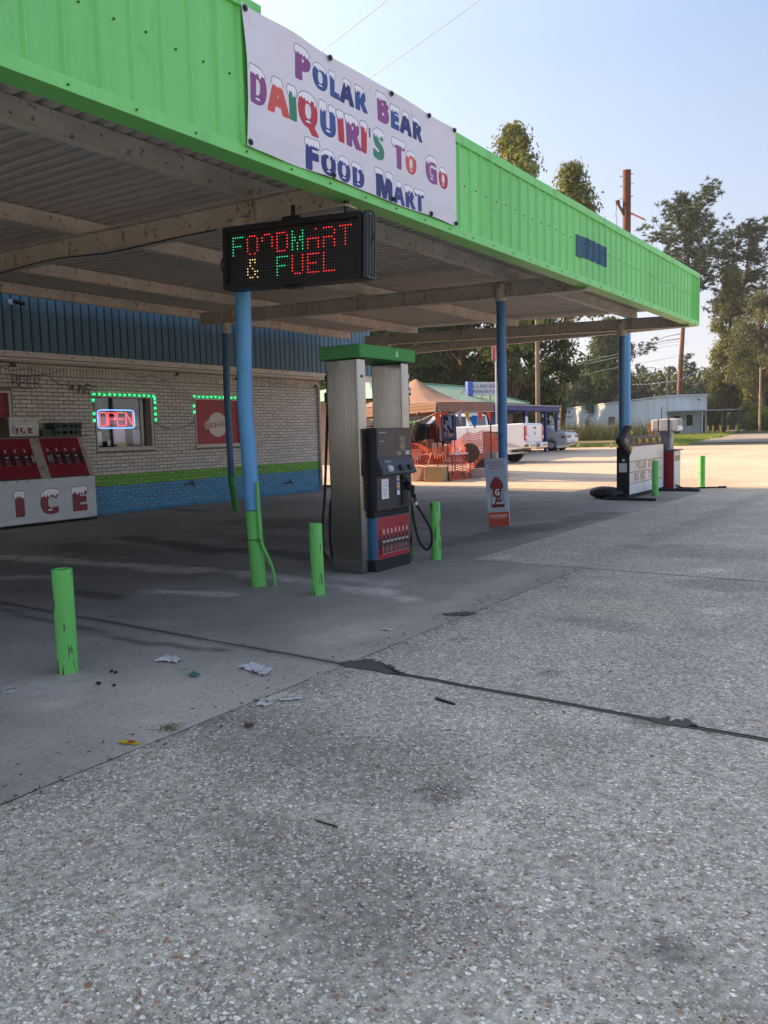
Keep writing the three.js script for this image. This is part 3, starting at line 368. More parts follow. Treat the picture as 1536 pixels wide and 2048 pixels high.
{ // unlit neon words, lit OPEN sign, strings of green lights
  const nm = std([.075, .055, .045], .5), st = (g, h, w, y0) => { const A = { B: [[[0, 0], [0, h], [.7 * w, h], [.9 * w, .78 * h], [.7 * w, .52 * h], [0, .52 * h]], [[.7 * w, .52 * h], [w, .26 * h], [.7 * w, 0], [0, 0]]], E: [[[w, h], [0, h], [0, 0], [w, 0]], [[0, .5 * h], [.8 * w, .5 * h]]], R: [[[0, 0], [0, h], [.8 * w, h], [.9 * w, .7 * h], [.7 * w, .5 * h], [0, .5 * h]], [[.5 * w, .5 * h], [w, 0]]], W: [[[0, h], [.25 * w, 0], [.5 * w, .7 * h], [.75 * w, 0], [w, h]]], I: [[[.5 * w, 0], [.5 * w, h]]], N: [[[0, 0], [0, h], [w, 0], [w, h]]] }; return A[g]; };
  const lin = (pts, r, z = .05) => pts.slice(1).map((p, i) => bar([...pts[i], z], [...p, z], r, 6));
  const beer = wallGroup('neon_word', 'unlit rusty neon tubing spelling BEER on the white bricks', 'neon sign', 2.40, -7.84); let ox = .02;
  for (const ch of 'BEER') { obj('neon_tube', st(ch, .21, .105).flatMap((q) => lin(q.map(([a, b]) => [a + ox, b]), .0065)), nm, beer); ox += .14; }
  obj('cable', [tube([[.5, .23, .04], [.62, .27, .03], [.75, .22, .03], [.9, .12, .03], [1.12, .08, .03]], .006, 5), tube([[0, .25, .03], [.2, .22, .03], [.4, .235, .03], [.62, .265, .03]], .006, 5), ...[.05, .25, .45].map((a) => bar([a, .1, 0], [a, .1, .05], .008))], nm, beer);
  const wine = wallGroup('neon_word', 'crooked unlit neon tubing spelling WINE beside the first window', 'neon sign', 2.37, -8.96); wine.rotation.z = -.13; ox = 0;
  for (const [ch, dy] of [['W', .02], ['I', -.01], ['N', .0], ['E', .03]]) { obj('neon_tube', st(ch, .17, .10).flatMap((q) => lin(q.map(([a, b]) => [a + ox, b + dy]), .0075)), nm, wine); ox += ch === 'I' ? .08 : .135; }
  obj('neon_tube', [place(new THREE.TorusGeometry(.085, .007, 6, 20), [.5, .04, .05]), bar([.36, .18, .05], [.6, .17, .05], .008, 6)], nm, wine);
  const op = wallGroup('neon_open_sign', 'lit neon sign reading OPEN in red inside a blue border', 'neon sign', 1.865, -10.105, WX - .155), w = .86, h = .36;
  const em = (r, g, b, k) => std([.03, .03, .03], .4, 0, { emissive: RGB(r, g, b), emissiveIntensity: k }), rc = [];
  for (let i = 0; i < 40; i++) { const q = i / 40 * 2 * PI, c = Math.cos(q), s = Math.sin(q), f = (v) => Math.sign(v) * Math.abs(v) ** .22; rc.push(V(f(c) * w / 2, f(s) * h / 2, .02)); }
  obj('neon_border', new THREE.TubeGeometry(new THREE.CatmullRomCurve3(rc, true), 120, .0115, 8, true), em(.16, .36, 1, .95), op);
  const rd = em(1, .05, .06, 1.15), L = .165, u = .082; const P = { O: [[-u, .09], [-u * .7, .13], [u * .7, .13], [u, .09], [u, -.09], [u * .7, -.13], [-u * .7, -.13], [-u, -.09], [-u, .09]], P: [[-u, -.13], [-u, .13], [u * .8, .12], [u, .06], [u * .8, .0], [-u * .9, -.01]], E: [[u, .13], [-u, .13], [-u, -.13], [u, -.13]], N: [[-u, -.13], [-u, .13], [u, -.13], [u, .13]] };
  'OPEN'.split('').forEach((ch, i) => obj('neon_letter', [...lin(P[ch].map(([a, b]) => [a + (i - 1.5) * .205, b]), .0085, .02), ...(ch === 'E' ? lin([[-u, 0], [u * .7, 0]].map(([a, b]) => [a + (i - 1.5) * .205, b]), .011, .02) : [])], rd, op));
  obj('back_frame', [bar([-w / 2, .12, 0], [w / 2, .12, 0], .006), bar([-w / 2, -.12, 0], [w / 2, -.12, 0], .006)], M.black, op);
  const pl = new THREE.PointLight(RGB(1, .2, .25), .008, 3); pl.position.set(WX - .06, 1.865, -10.105); pl.castShadow = true; pl.name = 'neon_glow'; scene.add(pl);
  const bulb = std([.02, .1, .04], .4, 0, { emissive: RGB(.02, .9, .25), emissiveIntensity: .85 }), bgeo = boxUV(rbox(.055, .032, .03, .008)), wire = std([.07, .13, .08], .6);
  const string = (lab, z, W, y1, left, right) => { const t = wallGroup('green_string_light', lab, 'string lights', y1, z, WX + .02), n = 13; obj('wire', [bar([0, 0, 0], [W, 0, 0], .006, 6), bar([W + .02, 0, 0], [W + .02, -.55, 0], .006, 6), bar([0, 0, 0], [-.005, -.5, 0], .005, 6)], wire, t); const b = (x, y, r = 0) => { const m = obj('bulb', bgeo, bulb, t, true); m.position.set(x, y, .006); m.rotation.z = r; }; for (let i = 0; i < n; i++) if (hash(i, z * 10 | 0, 2) > .08) b(.02 + i * (W - .03) / (n - 1), rr(-.006, .006)); for (const y of left) b(-.004, y, PI / 2); for (const y of right) b(W + .02, y, PI / 2); return t; };
  const s1 = string('green string lights round the window with the neon OPEN sign', -9.49, 1.44, 2.335, [-.11, -.37, -.50], [-.05, -.13, -.25, -.37, -.49]);
  obj('hanging_wire', tube([[1.46, -.55, 0], [1.7, -.66, .01], [2.0, -.68, .01], [2.3, -.62, .01], [2.53, -.52, 0]], .006, 5), M.black, s1);
  string('green string lights round the red printed store window', -12.01, 1.49, 2.345, [-.2, -.33], [-.06, -.17, -.30, -.43]);
}
let drawBottle;
{ // ice merchandiser with boxes on top
  const z0 = -8.98, z1 = -7.06, t = thing('ice_freezer', 'white outdoor ice freezer with two slanted red doors and ICE lettering', 'freezer', [0, 0, 0]);
  const side = [[-13.42, .06], [-12.87, .06], [-12.87, .80], [-13.19, 1.515], [-13.42, 1.515]].map(([x, y]) => [x, y]);
  const g = poly(side, z1 - z0 - .02, .01); g.translate(0, 0, z0 + .01); obj('cabinet', g, paint([.42, .39, .33], .6), t);
  const [c, x] = canvas(1152, 440); x.fillStyle = '#c9d0d6'; x.fillRect(0, 0, 1152, 440);
  const im = x.getImageData(0, 0, 1152, 440), d = im.data; for (let j = 0; j < 440; j++) for (let i = 0; i < 1152; i++) { const v = .95 + .1 * (fbm(i / 160, j / 60, 17, 4) - .5) - .3 * sstep(.70, .8, fbm(i / 30, j / 90, 19, 4)) * sstep(70, 0, j), o = 4 * (j * 1152 + i); d[o] *= v; d[o + 1] *= v * (.99); d[o + 2] *= v * .98; } x.putImageData(im, 0, 0);
  for (const [ch, px, k] of [['I', 215, 1.25], ['C', 485, 1.1], ['E', 850, 1.15]]) { x.save(); x.translate(-7, 3); x.font = glyphFont(300); x.fillStyle = '#1f2340'; x.strokeStyle = '#1f2340'; x.lineWidth = 26; x.translate(px, 352); x.scale(k, 1); ch === 'I' ? x.fillRect(0, -226, 72, 240) : (x.fillText(ch, 0, 0), x.strokeText(ch, 0, 0)); x.restore(); snowLetter(x, ch, px, 352, 300, '#7d1f2a', '#1f2340', k); }
  x.fillStyle = 'rgba(120,130,140,.8)'; x.fillRect(780, 335, 40, 6); for (let k = 0; k < 26; k++) { x.fillStyle = `rgba(110,70,40,${rr(.1, .4)})`; x.fillRect(rnd() * 1152, rnd() * 440, rr(2, 8), rr(1, 4)); }
  obj('front_panel', place(new THREE.PlaneGeometry(z1 - z0, .735), [-12.856, .432, (z0 + z1) / 2], [0, PI / 2, 0]), std([1, 1, 1], .4, 0, { map: ctex(c) }), t, true);
  const [b, y] = canvas(512, 512); y.fillStyle = '#781622'; y.fillRect(0, 0, 512, 512); const bottle = (q, px, py, h, k) => { q.save(); q.translate(px, py); q.scale(h, h); q.beginPath(); q.moveTo(-.035, -1); q.lineTo(.035, -1); q.lineTo(.045, -.78); q.bezierCurveTo(.06, -.66, .14, -.6, .14, -.45); q.bezierCurveTo(.14, -.3, .1, -.26, .1, -.2); q.bezierCurveTo(.11, -.1, .12, -.05, .11, 0); q.lineTo(-.11, 0); q.bezierCurveTo(-.12, -.05, -.11, -.1, -.1, -.2); q.bezierCurveTo(-.1, -.26, -.14, -.3, -.14, -.45); q.bezierCurveTo(-.14, -.6, -.06, -.66, -.045, -.78); q.closePath(); q.fillStyle = ['#1d1214', '#241a1e', '#3a1016', '#15100f'][k % 4]; q.fill(); if (k % 2 === 0) { q.fillStyle = '#c9b6b4'; q.fillRect(-.04, -1, .08, .2); q.fillStyle = 'rgba(220,215,215,.75)'; q.fillRect(-.10, -.55, .2, .1); q.fillRect(-.07, -.36, .025, .3); q.fillRect(.04, -.32, .02, .26); q.fillRect(-.11, -.025, .22, .025); } q.restore(); };
  drawBottle = bottle; for (let k = 0; k < 8; k++) bottle(y, 50 + k * 60, 350, 210, k); const doorM = std([1, 1, 1], .38, 0, { map: ctex(b) });
  const a = Math.atan2(1.515 - .80, .32), len = .74, cx = -13.03 + .022, cy = 1.16 + .010;
  for (const zc of [-8.49, -7.53]) {
    const dr = new THREE.Group(); const body = obj('door', rbox(.76, len, .03, .008), M.red, t); body.position.set(cx, cy, zc); body.rotation.set(0, PI / 2, 0); body.rotateX(-(PI / 2 - a));
    obj('door_print', quad(.745, len - .015, [0, 0, .0165]), doorM, body, true); obj('door_edge', [span(-.385, .385, -len / 2 - .014, -len / 2 - .001, -.02, .012)], M.blackRough, body);
    const hx = zc < -8 ? -.33 : .35; obj('handle', [rbox(.05, .11, .03, .01, [hx, -.03, .03]), rbox(.03, .15, .022, .008, [hx + (zc < -8 ? .045 : -.045), -.04, .045])], M.alu, body);
  }
  obj('lid_trim', [rbox(.28, .02, z1 - z0 + .05, .006, [-13.28, 1.536, (z0 + z1) / 2]), rbox(.10, .012, .12, .004, [-13.17, 1.54, -9.04])], std([.13, .11, .09], .8), t);
  obj('foot', [rbox(.16, .055, .22, .01, [-12.93, .028, -8.87]), rbox(.12, .06, .1, .01, [-12.95, .03, -7.15])], std([.03, .03, .028], .8), t);
  const [e, q] = canvas(560, 340); q.fillStyle = '#c3c0b4'; q.fillRect(0, 0, 560, 340); q.fillStyle = '#35343a'; q.font = 'bold 26px sans-serif'; q.textAlign = 'center'; q.fillText('PACKAGED', 290, 72); q.fillText('PURE', 290, 100); q.textAlign = 'left'; q.fillStyle = '#8fa0b0'; q.beginPath(); q.moveTo(30, 300); q.lineTo(40, 150); q.lineTo(75, 120); q.lineTo(110, 150); q.lineTo(118, 300); q.fill(); q.fillStyle = '#b9503c'; q.fillRect(45, 210, 26, 22); q.fillStyle = '#4656a0'; q.fillRect(80, 215, 26, 18);
  for (const [ch, px] of [['I', 120], ['C', 190], ['E', 335]]) snowLetter(q, ch, px, 285, 165, '#6e2430', '#5b4a46', 1.05); q.fillStyle = 'rgba(150,150,120,.5)'; q.fillRect(100, 296, 250, 30);
  const s = thing('ice_sign_box', 'white illustrated box reading PACKAGED ICE standing on the freezer', 'sign', [-13.30, 1.548, -7.885], PI / 2); obj('box', rbox(.56, .345, .16, .012, [0, .173, 0]), paint([.5, .48, .42], .5), s); obj('printed_face', quad(.545, .33, [0, .173, .0815]), std([1, 1, 1], .45, 0, { map: ctex(e) }), s, true);
  const cb = thing('cardboard_box', 'dark brown cardboard box left of the PACKAGED ICE box', 'box', [-13.30, 1.548, -7.36], PI / 2); obj('carton', rbox(.44, .30, .16, .004, [0, .15, 0]), paint([.09, .065, .045], .9), cb); obj('flap', rbox(.43, .004, .1, .001, [0, .302, .06], [.2, 0, 0]), paint([.10, .07, .05], .9), cb);
  const crateM = std([.03, .06, .035], .5), mkCrate = (lab, w, p) => { const k = thing('drink_crate', lab, 'crate', p, PI / 2, undefined), h = .118; obj('shell', [span(-w / 2, w / 2, 0, .03, .14, .155), span(-w / 2, w / 2, .085, h, .14, .155), ...[-.5, -.3, .02, .22, .38, .5].map((f) => span(f * w - .02, f * w + .02, .03, .085, .14, .155)), span(-w / 2, w / 2, 0, h, -.155, -.14), span(-w / 2 - .012, -w / 2, 0, h, -.155, .155), span(w / 2, w / 2 + .012, 0, h, -.155, .155), span(-w / 2, w / 2, .0, .008, -.14, .14)], crateM, k); obj('rim', [rbox(w + .03, .016, .02, .004, [0, h - .006, .155]), rbox(w + .03, .014, .02, .004, [0, .03, .155])], crateM, k); return k; };
  mkCrate('lower green plastic drink crate of the stacked pair on the freezer', .5, [-13.29, 1.548, -8.68]); mkCrate('upper green plastic drink crate of the stacked pair on the freezer', .52, [-13.29, 1.668, -8.69]); mkCrate('dark single crate between the PACKAGED ICE box and stacked crates', .19, [-13.30, 1.548, -8.285]);
}

// ---------------------------------------------------------------- fuel pump 4
{
  const p = thing('fuel_pump', 'stainless steel fuel pump number 4 with black dispenser head and red lower panel', 'fuel pump', [-5.01, 0, -6.88]);
  const post = (z) => [rbox(.40, 2.165, .135, .012, [0, 1.0825, z]), span(.195, .2015, .02, 2.14, z - .058, z + .058)];
  obj('steel_pillar', post(.40), M.steel, p); obj('steel_pillar', post(-.385), M.steel, p); obj('pillar_seam', [span(.2, .2035, .93, .936, .335, .465), span(.2, .2035, 1.45, 1.455, .335, .465), cyl(.014, .014, .01, [.205, 1.99, .40], [0, 0, PI / 2], 12)], M.darkGrey, p);
  const [c4, x4] = canvas(512, 72); x4.fillStyle = '#2f8f45'; x4.fillRect(0, 0, 512, 72); x4.font = 'bold 62px sans-serif'; x4.fillStyle = '#101a12'; x4.fillText('4', 318, 60); x4.fillStyle = '#e6efe6'; x4.fillText('4', 314, 58);
  const top = obj('green_top', rbox(.53, .135, 1.0, .012, [.0, 2.235, .0]), paint([.085, .34, .10], .5), p); obj('number_panel', place(new THREE.PlaneGeometry(.98, .12), [.2665, 2.235, 0], [0, PI / 2, 0]), std([.42, .9, .42], .5, 0, { map: ctex(c4) }), top, true);
  // dispenser head: display, sloping key panel, body with nozzle bay
  const prof = [[-.18, .64], [.285, .64], [.29, .985], [.365, 1.0], [.30, 1.165], [.30, 1.465], [-.18, 1.465]], g = poly(prof, .62, .006); g.translate(0, 0, -.305); obj('dispenser_body', g, M.darkGrey.clone(), p).material.color.setRGB(.022, .024, .029);
  const [cf, x] = canvas(768, 360); x.fillStyle = '#1f2126'; x.fillRect(0, 0, 768, 360); x.fillStyle = '#25272c'; x.fillRect(12, 14, 375, 330); x.fillStyle = '#191a1e'; x.fillRect(405, 18, 350, 322); x.fillStyle = '#6b5c46'; x.fillRect(505, 100, 130, 62); x.fillStyle = '#75664c'; x.fillRect(508, 196, 130, 62); x.fillStyle = '#c9ccd2'; x.font = 'bold 20px sans-serif'; x.fillText('GALLONS', 535, 186); x.fillText('DOLLARS', 545, 282); x.fillText('AUTOMATIC', 420, 310); x.fillText('BLENDING', 440, 336); x.font = 'bold 18px sans-serif'; x.fillText('PRICE PER GALLON', 30, 50); x.fillText('$', 45, 160); x.fillRect(62, 150, 80, 5); x.strokeStyle = '#8a8e94'; x.strokeRect(200, 130, 90, 36); x.fillStyle = '#aeb4bb'; x.fillRect(640, 290, 115, 50); x.fillStyle = '#2d3a4c'; x.fillRect(725, 296, 22, 36);
  obj('display_panel', place(new THREE.PlaneGeometry(.60, .285), [.3072, 1.316, .005], [0, PI / 2, 0]), std([1, 1, 1], .3, 0, { map: ctex(cf) }), p, true);
  const ps = new THREE.Group(); const key = obj('key_panel', rbox(.60, .165, .008, .003), std([.055, .065, .085], .45), p); key.position.set(.338, 1.083, .005); key.rotation.set(0, PI / 2, 0); key.rotateX(-.376);
  for (const [kx, m] of [[-.16, M.white], [.04, M.black], [.2, M.black]]) obj('grade_button', [rbox(.062, .052, .026, .006, [kx, -.03, .016]), rbox(.075, .065, .008, .003, [kx, -.03, .006])], m, key);
  const [ck, xk] = canvas(512, 140); xk.fillStyle = '#40454f'; xk.fillRect(0, 0, 512, 140); xk.fillStyle = '#d7dbe0'; xk.font = 'bold 22px sans-serif'; xk.fillText('REGULAR', 70, 34); xk.font = 'bold 20px sans-serif'; xk.fillText('87', 118, 66); xk.fillText('octane', 96, 88); xk.fillStyle = '#20242c'; xk.fillRect(270, 20, 50, 8); xk.fillRect(410, 18, 60, 8); obj('key_print', quad(.59, .155, [0, 0, .0056]), std([.75, .75, .75], .45, 0, { map: ctex(ck) }), key, true);
  const [cs, xs] = canvas(128, 230); xs.fillStyle = '#e8eaee'; xs.fillRect(0, 0, 128, 230); xs.fillStyle = '#b3252f'; xs.textAlign = 'center'; xs.font = 'italic 22px serif'; xs.fillText('Please', 64, 50); xs.font = 'bold 17px sans-serif'; xs.fillText('PAY CASHIER', 64, 84); xs.font = '20px sans-serif'; xs.fillText('BEFORE', 64, 124); xs.fillRect(20, 136, 88, 5); xs.font = 'bold 19px sans-serif'; xs.fillText('PUMPING', 64, 176); xs.fillText('GAS', 64, 200);
  obj('cashier_sticker', place(new THREE.PlaneGeometry(.125, .205), [.2985, .85, .185], [0, PI / 2, 0]), std([.9, .9, .9], .5, 0, { map: ctex(cs) }), p, true);
  const [cc, xc] = canvas(64, 256); xc.fillStyle = '#dfe3ea'; xc.fillRect(0, 0, 64, 256); [['#8fa2c4', 8], ['#2d4f9c', 60], ['#c4402d', 112], ['#e8a23c', 122], ['#3b5ca8', 160], ['#f2f2f2', 208]].forEach(([f, y]) => { xc.fillStyle = f; xc.fillRect(8, y, 48, 36); }); xc.fillStyle = '#23305c'; xc.font = 'bold 18px sans-serif'; xc.fillText('VISA', 10, 88);
  obj('card_sticker', place(new THREE.PlaneGeometry(.05, .20), [.2985, .872, -.055], [0, PI / 2, 0]), std([.9, .9, .9], .5, 0, { map: ctex(cc) }), p, true);
  obj('nozzle_bay', [span(.284, .30, .66, .985, -.30, -.12), span(.30, .306, .66, .98, -.125, -.117)], M.black, p);
  const nz = obj('nozzle', [rbox(.06, .10, .055, .015, [.335, .86, -.2], [0, 0, .2]), tube([[.36, .88, -.19], [.34, .93, -.15], [.30, .96, -.12]], .018, 10), rbox(.034, .13, .045, .012, [.368, .80, -.222], [.15, 0, -.15])], M.black, p);
  obj('trigger_guard', [tube([[.34, .82, -.2], [.34, .74, -.17], [.36, .69, -.2], [.39, .71, -.24]], .009, 8), bar([.345, .8, -.2], [.36, .72, -.19], .008)], std([.10, .11, .10], .4, .6), nz); obj('swivel', cyl(.018, .016, .10, [.380, .715, -.242], [.25, 0, -.08], 12), M.black, nz); obj('collar', cyl(.0165, .0165, .032, [.387, .668, -.252], [.25, 0, -.05], 12), M.whitePlain, nz);
  obj('hose', tube([[.15, 2.10, -.50], [.15, 1.7, -.505], [.15, 1.2, -.50], [.17, .7, -.49], [.21, .40, -.49], [.27, .20, -.50], [.34, .13, -.51], [.41, .19, -.50], [.445, .35, -.45], [.425, .52, -.34], [.392, .645, -.258]], .0145, 10, 90), M.rubber, p);
  obj('breakaway', [cyl(.036, .036, .075, [.15, 1.86, -.505], [0, 0, 0], 16), cyl(.02, .02, .14, [.15, 1.97, -.503], [0, 0, 0], 12), cyl(.02, .02, .08, [.15, 1.76, -.505], [0, 0, 0], 12)], M.black, p); obj('breakaway_band', [cyl(.0368, .0368, .03, [.15, 1.865, -.505], [0, 0, 0], 16), cyl(.0205, .0205, .04, [.15, 2.03, -.503], [0, 0, 0], 12), cyl(.0205, .0205, .02, [.15, 1.93, -.503], [0, 0, 0], 12)], M.alu, p);
  obj('hose', tube([[-.235, 2.10, .40], [-.25, 1.7, .40], [-.275, 1.2, .42], [-.30, .75, .44], [-.325, .45, .46], [-.34, .2, .44], [-.33, .12, .40]], .0145, 10, 60), M.rubber, p); obj('hose', tube([[-.225, .78, .36], [-.24, .74, .40], [-.25, .6, .42], [-.26, .35, .42], [-.26, .17, .40], [-.24, .08, .36], [-.22, .1, .30]], .0145, 10, 60), M.rubber, p); obj('breakaway', [cyl(.034, .034, .1, [-.245, 1.80, .40], [0, 0, 0], 16), rbox(.05, .06, .05, .01, [-.235, 2.0, .40])], M.black, p);
  obj('plinth', [rbox(.46, .075, .64, .006, [.03, .60, .01]), rbox(.46, .12, .64, .006, [.03, .06, .01])], M.blackRough, p);
  obj('lower_cabinet', rbox(.42, .44, .60, .005, [.055, .34, .005]), paint([.085, .27, .48], .5), p);
  const [cr, xr] = canvas(768, 560); xr.fillStyle = '#9a1f2b'; xr.fillRect(0, 0, 768, 560); [1, 3, 0, 2, 4, 2, 0, 3].forEach((k, i) => drawBottle(xr, 62 + i * 92, 495, 330, [3, 0, 4, 2, 4, 2, 4, 0][i])); xr.strokeStyle = '#5c3540'; xr.lineWidth = 6; xr.strokeRect(3, 3, 762, 554);
  obj('bottle_print', place(new THREE.PlaneGeometry(.595, .435), [.2665, .34, .005], [0, PI / 2, 0]), std([1, 1, 1], .38, 0, { map: ctex(cr) }), p, true);
}
{ // bollards, each with a lean and chips of its own
  const chipTex = (s) => { const n = 256, d = new Uint8Array(n * n * 4); for (let y = 0; y < n; y++) for (let x = 0; x < n; x++) { const u = x / n, v = y / n, low = 1 - v, c = sstep(.60 + .5 * v, .68 + .5 * v, fbm(u * 14, v * 22, s, 4, 0)), w = .86 + .22 * (fbm(u * 5, v * 9, s + 5, 4) - .4), o = 4 * (y * n + x); d[o] = clamp(w * (1 - c * .4)) * 255; d[o + 1] = clamp(w * (1 - c * .85)) * 255; d[o + 2] = clamp(w * (1 - c * .6)) * 255; d[o + 3] = 255; } const t = new THREE.DataTexture(d, n, n); t.magFilter = t.minFilter = THREE.LinearFilter; t.needsUpdate = true; return t; };
  [['green steel bollard with chipped foot standing alone at left foreground', -4.40, -2.80, .645, .061, .012, .004, 3], ['green bollard in front of the steel pillar of pump 4', -4.56, -5.40, .64, .058, -.012, 0, 8], ['green bollard just beyond the nozzle hose of pump 4', -4.66, -7.58, .645, .058, -.004, .0, 13], ['slim green bollard in front of the white letter board', -4.93, -16.69, .72, .066, 0, .0, 21], ['sunlit scratched green bollard right of the old white fuel pump', -4.56, -18.99, .735, .066, .0, 0, 27]].forEach(([l, x, z, h, r, lx, lz, s]) => {
    const b = thing('bollard', l, 'bollard', [x, 0, z]); b.rotation.z = -lx; b.rotation.x = lz; const m = std([.165, .62, .135], .45, 0, { map: chipTex(s), bumpMap: GRAIN, bumpScale: .0008 });
    obj('post', lathe([[r, 0], [r, h - .012], [r - .004, h - .002], [r - .012, h], [r - .02, h - .004], [r - .024, h - .012]], 28), m, b, true); obj('fill', cyl(r - .022, r - .022, .01, [0, h - .012, 0], [0, 0, 0], 24), paint([.12, .42, .13], .8), b);
  });
}
// ---------------------------------------------------------------- signs and things on the forecourt
{ // tall drink advert leaning on the second column
  const W = 330, H = 1000, [c, x] = canvas(W, H); x.fillStyle = '#a9bccb'; x.fillRect(0, 0, W, H); x.fillStyle = '#b9cad6'; x.fillRect(0, 500, W, 260); x.textAlign = 'center'; x.fillStyle = '#a03a3c'; x.font = 'bold 40px serif'; x.fillText('REHYDRATE.', 165, 66, 270); x.fillText('REPLENISH.', 165, 112, 240); x.fillText('REFUEL.', 165, 158, 170);
  const bt = () => { x.beginPath(); x.moveTo(118, 300); x.lineTo(214, 300); x.bezierCurveTo(225, 330, 265, 345, 268, 400); x.lineTo(266, 450); x.bezierCurveTo(258, 490, 252, 520, 256, 560); x.bezierCurveTo(262, 600, 272, 620, 270, 690); x.lineTo(268, 715); x.lineTo(66, 715); x.lineTo(62, 690); x.bezierCurveTo(62, 620, 74, 600, 78, 560); x.bezierCurveTo(82, 520, 72, 490, 66, 450); x.lineTo(64, 400); x.bezierCurveTo(68, 345, 108, 330, 118, 300); x.closePath(); };
  bt(); x.fillStyle = '#8c1d27'; x.fill(); x.save(); bt(); x.clip(); x.fillStyle = '#c3ccd2'; x.fillRect(50, 440, 240, 230); x.fillStyle = '#8c1d27'; x.beginPath(); x.moveTo(90, 430); x.lineTo(245, 430); x.lineTo(228, 560); x.lineTo(160, 570); x.lineTo(100, 560); x.fill(); x.fillStyle = '#2a1a20'; x.beginPath(); x.moveTo(205, 440); x.lineTo(240, 440); x.lineTo(215, 520); x.fill(); x.fillStyle = '#8c1d27'; x.beginPath(); x.moveTo(150, 560); x.lineTo(185, 560); x.lineTo(120, 690); x.lineTo(100, 690); x.fill(); x.fillStyle = '#6b3a46'; x.fillRect(150, 600, 90, 40); x.fillStyle = '#45505c'; x.fillRect(175, 570, 50, 22); x.fillStyle = '#6e1620'; x.fillRect(50, 672, 240, 50); x.restore(); bt(); x.strokeStyle = '#2a1820'; x.lineWidth = 9; x.stroke();
  x.fillStyle = '#a33a2f'; x.fillRect(122, 268, 90, 36); x.fillStyle = '#eef1f4'; x.font = 'bold 128px sans-serif'; x.fillText('G', 172, 540); x.fillStyle = '#8b9299'; x.fillRect(40, 748, 250, 5); x.fillStyle = 'rgba(190,190,170,.8)'; x.fillRect(70, 722, 196, 24);
  x.fillStyle = '#bd4a2c'; x.fillRect(0, 790, W, 210); x.fillStyle = '#f3ece8'; x.font = 'bold 54px serif'; x.fillText('GATORADE', 165, 862, 284); x.font = 'bold 15px sans-serif'; x.fillText('THE SPORTS FUEL COMPANY', 165, 886, 280);
  const s = thing('drink_advert_board', 'narrow upright GATORADE advert board leaning against the blue column', 'sign', [-5.415, 0, -10.62]); s.rotation.set(-.03, .08, .075);
  obj('board', rbox(.335, 1.01, .018, .003, [0, .505, 0]), std([.45, .5, .54], .6), s); obj('printed_face', quad(.325, 1.0, [0, .505, .0098]), std([1, 1, 1], .4, 0, { map: ctex(c) }), s, true);
}
